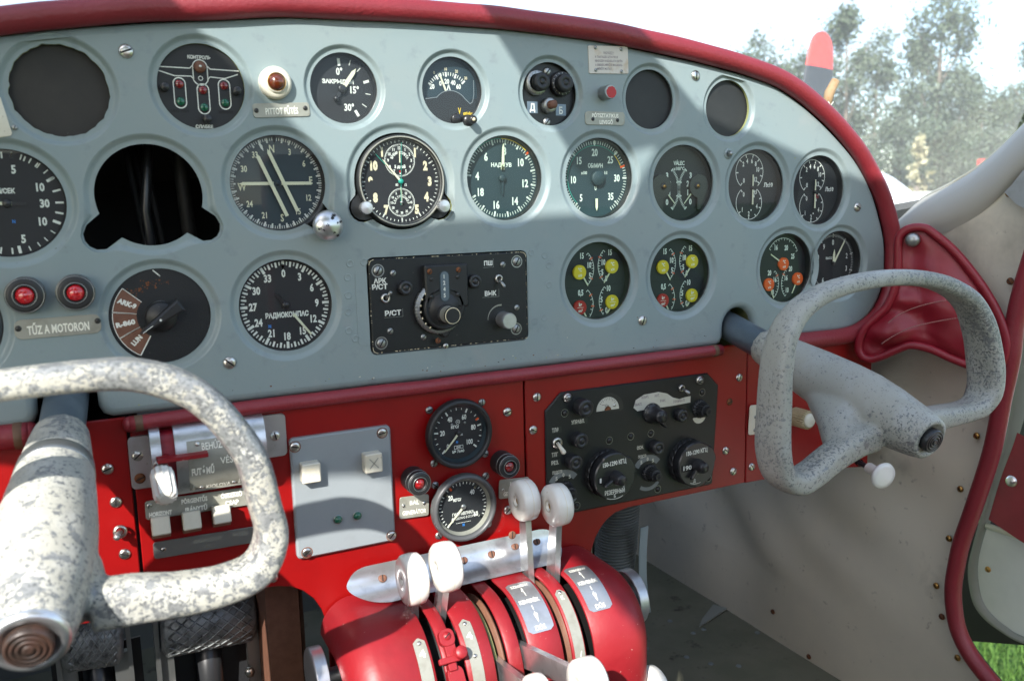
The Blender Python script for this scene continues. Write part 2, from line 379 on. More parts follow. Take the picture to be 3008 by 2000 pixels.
inner = [(.158, .1332), (.2134, .1332), (.2994, .1295), (.3616, .1225), (.446, .1120), (.5136, .1000), (.5451, .0890), (.578, .0719), (.6123, .0499), (.6447, .0250), (.665, .0040), (.682, -.0200), (.6958, -.0492), (.7049, -.0755), (.7075, -.1060), (.7050, -.1290), (.6945, -.1500), (.6790, -.1650), (.6590, -.1735), (.640, -.1755)]
cin = [(p.x, p.y) for p in catmull([V((a, b, 0)) for a, b in inner], 4)]
right_edge = [p for p in cin]
def arch(cx, top=-.136, hw=.0225, bot=-.1755):
    rc = .008; P = [(cx + hw + rc, bot), (cx + hw + rc * .3, bot + rc * .3), (cx + hw, bot + rc)]
    for i in range(13):
        a = pi * i / 12; P.append((cx + hw * cos(a), top - hw + hw * sin(a)))
    return P + [(cx - hw, bot + rc), (cx - hw - rc * .3, bot + rc * .3), (cx - hw - rc, bot)]
AR, AL = .4840, -.1685
bottom = [(.60, -.1755), (.55, -.1755)] + arch(AR) + [(.40, -.1755), (.30, -.1755), (.20, -.1755), (.10, -.1755), (0, -.1755), (-.08, -.1755)] + arch(AL) + [(-.26, -.1755), (-.30, -.1755)]
left_edge = [(2 * XC - x, z) for x, z in reversed(right_edge)]
EDGE = [(x, z) for x, z in reversed([])] + right_edge + bottom + left_edge[:-1]
_ed = []
for p in EDGE:
    if not _ed or hypot(p[0] - _ed[-1][0], p[1] - _ed[-1][1]) > 1e-4: _ed.append(p)
EDGE = _ed[::-1]                    # counter-clockwise
# flat sheet (inset), a rolled edge around it and a pressed dish round every opening
INS = offset(EDGE, -.005)
pb = MB(1)
pts2 = [V(p) for p in INS]; n0 = len(pts2); cons = [(i, (i + 1) % n0) for i in range(n0)]
loops = {}
for k, h in HOLES.items():
    ro = smooth_loop([min(.052, max(h[2] * 1.19 + .0004, hole_r(h, 2 * pi * i / NS, .0045))) if h[3] else h[2] * 1.19 + .0008 for i in range(NS)], 3 if h[3] else 0)
    if h[3]: ro = [max(q, hole_r(h, 2 * pi * i / NS, .002)) for i, q in enumerate(ro)]
    loops[k] = ro; b0 = len(pts2)
    for i in range(NS):
        a = 2 * pi * i / NS; pts2.append(V((h[0] + ro[i] * cos(a), h[1] + ro[i] * sin(a))))
    cons += [(b0 + i, b0 + (i + 1) % NS) for i in range(NS)]
rect1 = rrect(.0690, -.1495, .2250, -.0640, .006)     # opening of the upper radio box
b0 = len(pts2); pts2 += [V(p) for p in rect1]; cons += [(b0 + i, b0 + (i + 1) % len(rect1)) for i in range(len(rect1))]
cv, ce, cf = delaunay_2d_cdt(pts2, cons, [], 1, 1e-6)[:3]
def inpoly(x, y, P):
    c = False; j = len(P) - 1
    for i in range(len(P)):
        if (P[i][1] > y) != (P[j][1] > y) and x < (P[j][0] - P[i][0]) * (y - P[i][1]) / (P[j][1] - P[i][1]) + P[i][0]: c = not c
        j = i
    return c
keep = []
for f in cf:
    cx = sum(cv[i].x for i in f) / len(f); cy = sum(cv[i].y for i in f) / len(f)
    if not inpoly(cx, cy, INS) or inpoly(cx, cy, rect1): continue
    bad = False
    for k, h in HOLES.items():
        dx, dy = cx - h[0], cy - h[1]; dd = hypot(dx, dy)
        if dd < .07:
            i = (atan2(dy, dx) % (2 * pi)) / (2 * pi) * NS; i0 = int(i) % NS
            if dd < min(loops[k][i0], loops[k][(i0 + 1) % NS]) * .9985: bad = True; break
    if not bad: keep.append(f)
pb.add([(v.x, v.y, 0) for v in cv], keep, 'panel')
# rolled edge
rows = []
ne = len(EDGE)
for t in range(6):
    a = pi / 2 * t / 5; o_ = offset(INS, .007 * sin(a)); rows.append([(x, y, -.007 * (1 - cos(a))) for x, y in o_])
pb.grid(rows, 'panel', closed=True)
# dishes
DEP = .0030
for k, h in HOLES.items():
    rr = [hole_r(h, 2 * pi * i / NS) for i in range(NS)]
    rows = []
    for t in (0, .12, .25, .4, .55, .62, .8, 1):
        row = []
        for i in range(NS):
            a = 2 * pi * i / NS; r = loops[k][i] + (rr[i] - loops[k][i]) * t
            if k == 'blankL' and t == 1: r += .0012 * noise.noise(V((i * .5, 3, 1))) + .0007 * noise.noise(V((i * 2.3, 7, 1)))
            s_ = min(1, t / .6); zz = -DEP * (s_ * s_ * (3 - 2 * s_))
            row.append((h[0] + r * cos(a), h[1] + r * sin(a), zz))
        rows.append(row)
    pb.grid(rows, 'panel', closed=True)
    w_ = 'primer' if k in ('blankL', 'control', 'bB', 'clock') else 'panel'
    last = rows[-1]
    pb.grid([last, [(x, y, z - (.0028 if w_ == 'primer' else .0016)) for x, y, z in last]], w_, closed=True)
pb.grid([[(x, y, 0) for x, y in rect1], [(x, y, -.003) for x, y in rect1]], 'panel', closed=True)
# painted-over rivets either side of the radio box
for px, py in [K(750, 500, *c) for c in ((855, 845), (980, 830), (835, 970), (840, 1130), (840, 1280), (845, 1450), (905, 1520))] + [K(1500, 500, *c) for c in ((188, 745), (308, 770), (345, 860), (348, 1035), (215, 1365), (302, 1330))] + [K(0, 1000, 1295, 410)]:
    p = U(px, py); pb.lathe([(.0034, 0), (.0032, .0004), (.0026, .0004), (.0022, .0002), (.001, .0002)], 'panel', (p.x, p.z, 0), seg=18)
for (x0, x1) in ((.0585, .0690), (.2262, .2365)):
    o1 = rrect(x0, -.140, x1, -.075, .003); pb.prism(o1, 0, .0004, 'panel')
rnd = random.Random(31)
def fleck(x, y, q, m):
    ph = rnd.uniform(0, 6); pb.add([(x + q * rnd.uniform(.5, 1.5) * cos(j + ph), y + q * rnd.uniform(.3, 1.0) * sin(j + ph), .00015) for j in range(6)], [list(range(6))], m)
for i in range(90):
    u_ = rnd.random()
    if u_ < .6: x, y = rnd.uniform(-.13, .45), -.1705 + abs(rnd.gauss(0, .0035))
    else: x, y = rnd.uniform(-.2, .68), rnd.uniform(-.165, .10)
    if y > .05 or (u_ >= .6 and any(hypot(x - h[0], y - h[1]) < h[2] * 1.35 for h in HOLES.values())) or (.06 < x < .235 and y > -.155) or abs(x - AR) < .04 or abs(x - AL) < .04: continue
    fleck(x, y, rnd.uniform(.0003, .0009), rnd.choice(('bare', 'dark', 'primer', 'rust')))
panel = tag(pb.build('instrument_panel'), 'grey painted sheet metal instrument panel pierced by round dished openings, red padding round its edge', 'instrument panel')
panel.rotation_euler = (pi / 2, 0, 0)
screws_at(panel, [U(*K(0, 0, 1138, 465)), U(*K(1500, 0, 1668, 685)), U(*K(2248, 500, 830, 335)), U(*K(1500, 500, 1190, 1357)), U(*K(0, 1000, 2073, 200))], (0, 0, 0), 5.2)
b = MB(); p = U(*K(1500, 0, 1965, 1390)); b.lathe([(5.5, 0), (5.5, .6), (5, 1), (3.4, 1), (3.4, 1.1)], 'panel', seg=24); b.lathe([(2.2, 1), (2.2, 5), (1.6, 5.6), (.01, 5.7)], 'zinc', seg=16); o = b.build('bolt', panel); o.location = (p.x, p.z, 0)

# padding rolls
def roll(name, path, r, label, group='padded red vinyl rolls round the instrument panel', y=-.002, ends=None, sq=1.0):
    b = MB(1); P = catmull([V((x, z, 0)) for x, z in path], 6)
    P = [V((p.x, y, p.y)) for p in P]
    P = [p + V((0, .0007 * noise.noise(p * 22), .0007 * noise.noise(p * 19 + V((5, 0, 0))))) for p in P]
    n = len(P); rs = [(r * (1 + .045 * noise.noise(p * 28)), r * (1 + .04 * noise.noise(p * 24 + V((9, 2, 0))))) for p in P]
    b.tube(P, rs, 'vinyl', seg=18, up=(0, 1, 0))
    for e in (ends or []):
        q = P[0] if e < 0 else P[-1]; q2 = P[1] if e < 0 else P[-2]; d = (q - q2).normalized()
        T = Matrix.Translation(q) @ facing(d)
        b.lathe([(r * cos(a * pi / 12), r * .8 * sin(a * pi / 12)) for a in range(7)], 'vinyl', seg=18, T=T)
        T2 = Matrix.Translation(q - d * .010) @ facing(d)
        b.lathe([(r * 1.0, 0), (r * 1.04, .0006), (r * 1.04, .0054), (r * 1.0, .006)], 'tan', seg=18, T=T2)
    return tag(b.build(name), label, 'padding', group)
mid = [(.158, .1425), (.2136, .1422), (.30, .1388), (.362, .1330), (.430, .1250), (.513, .1100), (.5540, .0960), (.5910, .0765), (.6280, .0510), (.656, .0275), (.676, .0045), (.6945, -.0210), (.7075, -.0490), (.7155, -.0755), (.7180, -.1080), (.7150, -.1330), (.7035, -.1540), (.686, -.1690), (.664, -.1790), (.640, -.1825), (.60, -.1825), (.55, -.1825), (.512, -.1825)]
full = [(2 * XC - x, z) for x, z in reversed(mid[1:])] + mid
roll('padding', full, .0096, 'long red vinyl padding roll along the top and right edge of the grey panel', ends=[-1, 1])
roll('padding', [(.4545, -.1812), (.33, -.1815), (.20, -.1822), (.08, -.1822), (-.04, -.1822), (-.128, -.1835)], .0062, 'thin red vinyl roll between grey panel and red lower panel, between the two yoke shafts', y=-.003, ends=[-1, 1])
# unseen deck added to block light; black backing stands for shade behind the panel
b = MB(1)
P = [(x, z) for x, z in full if z > -.17]
sill = []
for x, z in P:
    t = (x - XC) / .56; sill.append(V((XC + (x - XC) * 1.02, .34 - .30 * abs(t) ** 3.0, -.075 if abs(t) < .9 else -.075 - (abs(t) - .9) * .3)))
b.grid([[V((x, .004, z)) for x, z in P], [V((x, .03, z - .004)) for x, z in P], sill], 'dark')
tag(b.build('light_block_deck'), 'unseen dark sheet added behind the padded top to keep light out below', 'deck')
b = MB(1)
b.grid([[V((-.42, .20, .1)), V((.76, .20, .1))], [V((-.42, .20, -.18)), V((.76, .20, -.18))]], 'dark')
for i in range(3):
    x = -.15 + i * .01; b.tube([(-.115 + i * .006, .06 + .01 * i, .08), (-.10 + i * .007, .08, -.05), (-.085 + i * .004, .09, -.18)], .0028, 'dark', seg=8)
b.tube([(-.072, .07, .1), (-.066, .075, -.02), (-.058, .07, -.18)], .006, 'dark', seg=10)
b.tube([(-.085, .05, .1), (-.10, .05, -.02), (-.088, .05, -.18)], .004, 'satin', seg=10)
tag(b.build('loom_shade_backing'), 'cables and backing, blackened to stand for shade, in the empty opening of the grey panel', 'cables')
# ================================================================== instruments
Z0 = -3.2                          # back of the sheet (mm), dials lie deeper
def gauge(k, name, label, r=None, zd=-11, dial='dial', wall='satin', group=None, cat='gauge', glassm='glass', dx=0, dy=0, rd=None, bez=True):
    h = HOLES[k]; t = onpanel(name, label, cat, V((h[0], 0, h[1])), group); r = (r or h[2] * 1000)
    b = MB()
    b.lathe([(r + 1.5, Z0 - 1.5), (r - .1, Z0 - 1.5), (r - .5, Z0 - 2.2), (r - .8, Z0 - 4), (r - 1.5, zd + .1)], wall, seg=56, smooth=True)
    b.lathe([(r + 4, zd - 20), (r + 4, Z0 - 1.6), (r + 1.5, Z0 - 1.5)], 'satin', seg=40)
    b.build('housing', t)
    b = MB(); b.disc((rd or r - 1.0), zd, dial, (dx, dy), 56); b.build('dial', t)
    if glassm:
        b = MB(); b.disc(r - .4, Z0 - 1.9, glassm, seg=48); b.build('glass', t)
    return t, zd + .15
def needle(t, pts, z, m='lume', name='needle', hub=None, hm='satin', c=(0, 0), th=.35):
    b = MB()
    for o_ in pts: b.prism(o_ if area(o_) > 0 else o_[::-1], z - th, z, m)
    if hub: b.lathe([(hub, -1.2), (hub, .3), (hub * .8, .9), (.01, 1)], hm, (c[0], c[1], z), seg=20)
    return b.build(name, t)
def area(P): return sum(P[i - 1][0] * P[i][1] - P[i][0] * P[i - 1][1] for i in range(len(P)))
def bar(a, r0, r1, w0, w1=None, c=(0, 0), tip=0):
    w1 = w0 if w1 is None else w1; a = radians(a); dx, dy = sin(a), cos(a); nx, ny = cos(a), -sin(a)
    P = [(c[0] + r0 * dx - nx * w0 / 2, c[1] + r0 * dy - ny * w0 / 2), (c[0] + r0 * dx + nx * w0 / 2, c[1] + r0 * dy + ny * w0 / 2), (c[0] + r1 * dx + nx * w1 / 2, c[1] + r1 * dy + ny * w1 / 2)]
    if tip: P.append((c[0] + (r1 + tip) * dx, c[1] + (r1 + tip) * dy))
    return P + [(c[0] + r1 * dx - nx * w1 / 2, c[1] + r1 * dy - ny * w1 / 2)]
def pol(a, r, c=(0, 0)): a = radians(a); return (c[0] + r * sin(a), c[1] + r * cos(a))
W_ = 'white'
# --- blank covers
t = onpanel('blanking_plate', 'brownish black round blanking plate in the chipped leftmost top opening', 'cover', V((HOLES['blankL'][0], 0, HOLES['blankL'][1])), 'blanking plates in unused openings')
b = MB(); b.disc(42, -9, 'cover'); b.build('cover_disc', t); b = MB(); b.lathe([(39, -4.8), (38.5, -9)], 'primer', seg=48); b.build('rim', t)
for k, lb in (('bA', 'dark round blanking plate right of the red-faced push button'), ('bB', 'dark round blanking plate in the rightmost opening of the top row')):
    t = onpanel('blanking_plate', lb, 'cover', V((HOLES[k][0], 0, HOLES[k][1])), 'blanking plates in unused openings')
    b = MB(); b.disc(31, -7.5, 'coverdark'); b.build('cover_disc', t); b = MB(); b.lathe([(30, -4.8), (29, -7.5)], 'satin', seg=40); b.build('rim', t)
# --- vertical speed
t, z = gauge('vsi', 'vertical_speed_indicator', 'large dark dial reading M/CEK cut off by the left edge of the photo', zd=-7)
b = MB()
b.ticks(0, 60, 6, 33, 37, .7, z, W_, skip=99)
for a, w in ((60, 1.6), (75, 1.1), (90, 1.1), (103, 1.1), (115, 1.6), (128, .6), (140, .6), (150, .6), (161, .6), (172, 1.6), (10, .8), (24, .8), (38, .8)): b.tick(a, 31 if w > 1 else 33, 36.5, w, z, W_)
for a in range(180, 361, 12): b.tick(a, 32, 36.5, .9, z, W_)
b.text('10', *pol(63, 25), 6, z, W_, wt=.02); b.text('30', *pol(91, 24), 6, z, W_, wt=.02); b.text('10', *pol(122, 25.5), 6, z, W_, wt=.02); b.text('5', *pol(163, 27), 6, z, W_, wt=.02); b.text('5', *pol(15, 25), 6, z, W_, wt=.02)
b.text('М/СЕК', 0, 9, 3.6, z, W_, wt=.03); b.text('N', 3, -13, 2.4, z, 'bluemark'); b.build('markings', t)
needle(t, [bar(-88, -3, 26, 2.6, 1.6, tip=4)], z + 1.2); needle(t, [bar(92, 2, 12, 3, 2)], z + 1, 'satin', 'counterweight', 3)
tag(t, group=None)
t, z = gauge('left3', 'turn_indicator', 'dark dial at the very left edge below the red warning lamps', dial='dialblue', zd=-7)
b = MB(); b.ticks(-60, 60, 6, 28, 33, 1.2, z, W_); b.ticks(120, 240, 4, 30, 34, 1.0, z, W_); b.arc((0, 0), 34.5, -70, 70, .6, z, W_); b.build('markings', t)
needle(t, [bar(0, 2, 26, 2.6, 1.6, tip=3)], z + 1.4, hub=3)
# --- landing gear lamps
h = HOLES['control']
t = onpanel('landing_gear_indicator', 'black disc with white outlined wing and red and green lamps lettered КОНТРОЛЬ', 'indicator', V((h[0], 0, h[1])))
b = MB(); b.disc(34, -5.5, 'dial'); b.build('face', t)
b = MB(); z = -5.3
b.text('КОНТРОЛЬ', 0, 22.2, 2.6, z, W_, wt=.02, w=17); b.text('СЛАБЕЕ', 0, -30, 2.4, z, W_, wt=.02, w=13)
b.text('UN1 1954', -17, -18.5, 2, z, 'dark', w=13); b.text('ВВ0252', 17, -18.5, 2, z, 'dark', w=11)
L_ = lambda *p: [b.line(p[i], p[i + 1], .75, z, W_) for i in range(len(p) - 1)]
L_((-30, 14), (-7.5, 13.7)); L_((7.5, 13.7), (29, 13.2)); L_((-30, 11), (-19, 7.6), (-7, 7.8)); L_((7, 7.8), (18, 7), (28, 10.5))
L_((-5.3, 14), (-5.3, 6)); L_((5.3, 14), (5.3, 6)); b.arc((0, 15), 5.3, -100, 100, .75, z, W_); b.arc((0, 7), 5.6, 95, 265, .75, z, W_)
L_((-7.5, 13.7), (-5.3, 16)); L_((7.5, 13.7), (5.3, 16)); L_((-7, 7.8), (-5, 5.5)); L_((7, 7.8), (5, 5.5))
for x, y in ((-16, 0), (1, -4), (17, 0)):
    L_((x - 4.3, y + 2), (x - 4.3, y - 12)); L_((x + 4.3, y + 2), (x + 4.3, y - 12)); b.arc((x, y + 2), 4.3, -90, 90, .8, z, W_); b.arc((x, y - 12), 4.3, 90, 270, .8, z, W_)
b.arc((0, 6.5), 1.6, 0, 360, .5, z, W_, 12); b.build('markings', t)
for x, y in ((-16, 0), (1, -4), (17, 0)):
    for dy, m in ((1.6, 'redlensdark'), (-11.4, 'green')):
        b = MB(); b.lathe([(3.2, 0), (3.1, .5), (2, 1.1), (.01, 1.4)], m, (x, y + dy, z - .1), seg=20); b.lathe([(3.5, 0), (3.5, .4), (3.1, .4)], 'satin', (x, y + dy, z - .1), seg=20); b.build('lamp', t)
b = MB(); b.lathe([(4.6, 0), (4.4, 2.4), (3.2, 3.6), (.01, 3.8)], 'brown', (0, 15, z), seg=24); b.lathe([(1.2, 3.5), (1, 4.2), (.01, 4.3)], 'steel', (0, 15, z), seg=14); b.build('push_button', t)
for x, y in ((-27, -1.5), (26, -2.5), (2, -24.5)):
    b = MB(); b.lathe([(3.2, 0), (3.1, 6), (2.8, 6.5), (.01, 6.5)], 'satin', (x, y, z), seg=24); b.build('stud', t)
# --- flaps
t, z = gauge('flaps', 'flap_position_gauge', 'small black dial with a white needle marked 0° 15° 30° and ЗАКРЫЛКИ', group='small round gauges of the top row')
b = MB()
for a, w, r0, r1 in ((-4, 1.9, 19, 25), (20, .5, 21, 25.5), (43, .5, 20, 24.5), (72, 1.7, 20, 25), (98, .5, 20.5, 25), (124, .5, 20.5, 25), (148, 1.9, 20, 25.5)): b.tick(a, r0, r1, w, z, W_)
b.text('0°', -1.5, 14.5, 5.8, z, W_, wt=.015); b.text('15°', 11, 0, 5.8, z, W_, wt=.015); b.text('30°', 5.5, -14.5, 5.8, z, W_, wt=.015); b.text('ЗАКРЫЛКИ', -3, 6.2, 3.4, z, W_, wt=.03, w=27); b.build('markings', t)
needle(t, [bar(36, 2.5, 17, 3.6, 3.2, tip=4)], z + 2.2); needle(t, [bar(216, -2, 10, 3, 2.6)], z + 2, 'satin', 'counterweight', 3.6)
b = MB(); b.lathe([(2.4, 0), (2.2, 1.6), (1.2, 2.4), (.01, 2.6)], 'satin', (*pol(216, 10), z + 2), seg=18); b.build('balance_ball', t)
# --- ammeter
t, z = gauge('amm', 'ammeter', 'small dial lettered A with a scale 20 0 20 40 60 and yellow V stiskni', dial='dialblue', group='small round gauges of the top row')
b = MB(); c = (-1, -6)
for i in range(17):
    a = -56 + 102 * i / 16; big = i in (0, 4, 8, 12, 16); b.tick(a, 18.5 if big else 19.5, 22.5, 1.3 if big else .55, z, W_, c)
for a, s_ in ((-58, '20'), (-30, '0'), (-4, '20'), (20, '40'), (44, '60')): b.text(s_, *pol(a, 14.5 if a > -50 else 18, c), 4.2, z, W_, wt=.02)
for a, s_ in ((-31, '0'), (-4, '10'), (20, '20'), (44, '30')): b.text(s_, *pol(a, 25, c), 2.6, z, 'cream')
b.text('А', -.5, 3.6, 4.6, z, W_, wt=.035); b.build('markings', t)
b = MB(); P = [(-27, -9), (-22, -6)] + [pol(a, 17, (0, -17)) for a in range(-50, 60, 8)] + [(19, -11), (22, -6), (27, -6), (20, -22), (0, -30), (-20, -22)]
b.prism(P[::-1] if area(P) < 0 else P, z - .1, z + 3, 'dial'); P2 = [(-24, -7.5)] + [pol(a, 17.3, (0, -17)) for a in range(-50, 58, 6)] + [(18.5, -10.5), (21, -9), (22.5, -2), (22.5, 10)]
for i in range(len(P2) - 1): b.line(P2[i], P2[i + 1], .6, z + 3.05, 'zinc')
b.text('V', 8, -17, 5.2, z + 3.1, 'yellowmark', sx=.6); b.text('stiskni', 17, -19, 3.2, z + 3.1, 'yellowmark', wt=.02, w=11)
b.build('lower_mask', t)
needle(t, [bar(-21, 2, 22, 2.0, 1.2, (-1, -7), tip=2)], z + 1.4)
b = MB(); b.lathe([(4.8, 0), (4.8, 6), (4, 6.8), (.01, 6.8)], 'satin', (3.5, -24.5, z + 1), seg=24); b.line((.2, -24.5), (6.8, -24.5), .6, z + 7.9, 'dark'); b.build('adjusting_screw', t)
b = MB(); b.lathe([(5.2, 0), (5.2, 5), (4.6, 6), (3.6, 6), (3.6, 15), (3, 16), (.01, 16)], 'satin', (14, -26, -6), seg=24); b.lathe([(1.5, 16), (1.5, 16.3), (.01, 16.4)], 'cream', (14, -26, -6), seg=12)
for i in range(24): b.tube([pol(i * 15, 5.3, (14, -26)) + (-6,), pol(i * 15, 5.3, (14, -26)) + (-2,)], .25, 'satin', 5)
b.build('push_knob', t)
# --- selector
t = onpanel('selector_panel', 'black round switch panel with two black caps and windows lettered Д and Б', 'switch panel', V((HOLES['sel'][0], 0, HOLES['sel'][1])), 'small round gauges of the top row')
b = MB(); b.disc(31, -8, 'crackle'); b.lathe([(29.5, -4.8), (28.5, -8)], 'satin', seg=40); b.build('face', t)
for i, (x, y) in enumerate(((-11, 10), (14, 10))):
    b = MB(); b.lathe([(11.5, -8), (11.5, -4), (10.5, -3), (8, -3)], 'zinc' if i == 0 else 'satin', (x - (1.5 if i == 0 else 0), y, 0), seg=32); b.lathe([(8.2, -3), (8.2, 3), (7.4, 4), (3, 4), (2.8, 3.6), (2.6, 4), (.01, 4)], 'black', (x, y, 0), seg=32)
    for q in range(16): b.line(pol(q * 22.5, 9, (x, y)), pol(q * 22.5, 10.5, (x, y)), .3, -2.9, 'white' if i else 'dark')
    b.build('cap', t)
b = MB(); b.lathe([(7, -8), (7, -2), (6, -1), (4, -1)], 'zinc', (0, -10, 0), seg=28); b.lathe([(3.8, -1), (3.8, 5), (3.2, 5.8), (.01, 5.8)], 'brown', (0, -10, 0), seg=20); b.build('push_button', t)
for x, y, s_ in ((-16, -12, 'Д'), (14.5, -13.5, 'Б')):
    b = MB(); b.box((x, y, -7.9), (11, 10.5, .4), 'steeltube'); b.text(s_, x, y - .5, 6.5, -7.6, W_, wt=.01); b.build('window', t)
for x, y in ((.5, 21), (-1, -25)):
    b = MB(); screw(b, x, y, -8, 4, 'zinc', 50); b.build('screw', t)
# --- radio magnetic indicator
t, z = gauge('rmi', 'gyro_compass_dial', 'compass dial tinted blue-grey for mirrored sky, with N E S W, a horizontal bar and a double white line', dial='dialblue', group='large round gauges of the middle row')
b = MB()
b.ticks(0, 360, 120, 34.5, 37.6, .45, z, W_); b.ticks(0, 360, 36, 33.0, 37.6, 1.0, z, W_)
for i, s_ in enumerate(('N', '3', '6', 'E', '12', '15', 'S', '21', '24', 'W', '30', '33')):
    a = i * 30 - 5; b.text(s_, *pol(a, 28.2), 5 if len(s_) > 1 or s_ in '36' else 6, z, 'lume', sx=.72, wt=.005)
b.build('markings', t)
b = MB(); b.box((0, 0, z + 2), (56, 2.6, .3), 'lume'); b.prism([(-28, -.95), (-31, 0), (-28, .95)][::-1], z + 1.9, z + 2.2, 'lume'); b.disc(3.2, z + 2.5, 'dialblue'); b.build('course_bar', t)
b = MB()
for c in (-4.8, 4.8):
    a = radians(-23); nx, ny = cos(a), -sin(a); o_ = bar(-23, -27, 25, 2.9, 2.9, (nx * c, ny * c), tip=3); b.prism(o_ if area(o_) > 0 else o_[::-1], z + 2.6, z + 2.9, 'lume')
b.build('needle', t)
b = MB(); b.prism([(-11, 28), (-9, 26), (-10, 31), (-13, 32)], z, z + .3, W_); b.lathe([(2, z + 2), (2, z + 3.4), (.01, z + 3.8)], 'dialblue', seg=16); b.build('hub', t)
t = onpanel('setting_knob', 'scuffed silver domed knob at the lower right of the compass dial', 'knob', U(*K(750, 500, 655, 500), y=-.012), out=-.012)
b = MB(); b.lathe([(5, -4), (5, 6), (9, 8), (12.2, 10.5), (12.6, 12.5), (11.6, 14.5), (8.5, 17), (4, 18.6), (.01, 19)], 'aluminium', seg=40); b.build('knob_cap', t)
rnd = random.Random(4); b = MB()
for cx, cy, n in ((3, 7, 6), (-1, 1.5, 3), (-7, -3, 5), (8.5, 3, 4), (6, -7.5, 2)):
    for i in range(n):
        x = cx + rnd.uniform(-2, 2); y = cy + rnd.uniform(-1.6, 1.6); rr_ = hypot(x, y); z_ = 19.1 - rr_ ** 2 / 30 if rr_ < 9 else 17.6 - (rr_ - 9) * .95; q = rnd.uniform(.5, 1.3)
        b.add([(x + q * (1 + rnd.uniform(-.5, .5)) * cos(k_ * 1.05), y + q * (1 + rnd.uniform(-.5, .5)) * sin(k_ * 1.05), z_ + .1 - (x * q * cos(k_ * 1.05) + y * q * sin(k_ * 1.05)) / 13) for k_ in range(6)], [list(range(6))], 'satin')
b.build('chips', t)
# --- clock
h = HOLES['clock']
t = onpanel('aircraft_clock', 'black cockpit clock with bold cream numerals, two subdials and worn bezel', 'clock', V((h[0], 0, h[1])))
b = MB(); zc = 1
lob = [((39.5 if True else 0) * 1.0 if False else hole_r(h, 2 * pi * i / NS, -.0012) * 1000 * .985) for i in range(NS)]
b.prism([(lob[i] * cos(2 * pi * i / NS), lob[i] * sin(2 * pi * i / NS)) for i in range(NS)], -12, -4.0, 'black')
b.lathe([(39.8, -4), (39.8, 1), (38.9, 2.2), (37.6, 2.4), (36.4, 1.4), (36, -2)], 'black', seg=64)
b.lathe([(38.4, 2.42), (37.9, 2.5), (37.5, 2.5), (37.2, 2.35)], 'plate', seg=64); b.lathe([(36.5, 1.3), (36.1, .6), (35.9, -1)], 'zinc', seg=64); b.build('case', t)
b = MB(); b.disc(36.5, -3.5, 'dial', seg=64); b.build('dial', t); z = -3.3
b = MB()
b.ticks(0, 360, 60, 33, 34.8, .5, z, W_); b.ticks(0, 360, 12, 31.8, 35, .9, z, W_)
for n in (1, 2, 3, 4, 5, 7, 8, 9, 10, 11):
    if n == 11: b.text('1', *pol(-32, 29.5), 8, z, 'cream', wt=.05, sx=.7); continue
    if n == 1: b.text('1', *pol(30, 28.5), 8, z, 'cream', wt=.05, sx=.7); continue
    b.text(str(n), *pol(n * 30, 27 if n not in (5, 7) else 28), 8.2, z, 'cream', wt=.05, sx=.72)
for c, r, nums, sgn in (((0, 18), 13.6, [str(i) for i in (12, 1, 2, 3, 4, 5, 6, 7, 8, 9, 10, 11)], 1), ((0, -18), 12, ['0', '5', '10', '15', '20', '25', '30', '35', '40', '45', '50', '55'], -1)):
    b.arc(c, r, 0, 360, .45, z + .05, W_, 48); b.ticks(0, 360, 60, r - 1.3, r, .25, z + .05, W_, c)
    for i, s_ in enumerate(nums): b.text(s_, *pol(sgn * i * 30, r - 3.1, c), 2.6 if sgn > 0 else 2.1, z + .05, W_, wt=.02)
for i, ch in enumerate('ВРЕМЯ ПОЛЕТА'):
    a = -66 + i * 12; b.text(ch, *pol(a, 7.8, (0, 17)), 2.3, z + .05, W_, rot=a, wt=.03)
for i, ch in enumerate('СЕКУНДОМЕР'):
    a = -85 + i * 19; b.text(ch, *pol(a, 6.4, (0, -19)), 2.1, z + .05, W_, rot=a, wt=.02)
b.text('5 дней', 0, 12.5, 2.8, z + .05, W_, wt=.03, w=10); b.text('83', -3.5, -2.8, 2.2, z, W_); b.text('12', 4.5, -2.8, 2.2, z, W_); b.disc(1.1, z + .1, 'reddisc', (0, 8.5), 14)
b.text('5', *pol(30, 32.3), 1.3, z, W_); b.text('10', *pol(60, 31.4), 1.3, z, W_); b.text('20', *pol(120, 31.4), 1.3, z, W_); b.text('25', *pol(150, 31.4), 1.3, z, W_); b.text('30', *pol(180, 32), 1.4, z, W_); b.text('35', *pol(210, 31.4), 1.3, z, W_)
b.build('markings', t)
needle(t, [bar(-40, 0, 22, 2.0, 1.0, tip=3)], z + 1.2, 'lume', 'hour_hand'); needle(t, [bar(-43, 20, 32, .5, .3)], z + 1.1, 'greenmark', 'minute_hand')
needle(t, [bar(3, -20, 33, .35, .3)], z + 1.5, 'greenmark', 'sweep_hand', 2.2, 'greenmark'); needle(t, [bar(179, -4, 11, 1.5, .6, (0, -9))], z + .8, 'lume', 'seconds_hand', 1.4, 'zinc', (0, -18)); needle(t, [bar(0, -2, 8, 1.1, .8, (0, 18))], z + .6, 'lume', 'subdial_hand')
b = MB(); b.disc(36.2, .2, 'glass', seg=64); b.build('glass', t)
for an in (212, -32):
    b = MB(); x, y = 41.5 * cos(radians(an)), 41.5 * sin(radians(an)); b.lathe([(3, -4), (3, 3), (5.4, 4), (5.6, 9), (5, 10), (.01, 10.3)], 'aluminium', (x, y, 0), seg=40, flute=-.04); b.build('knob', t)
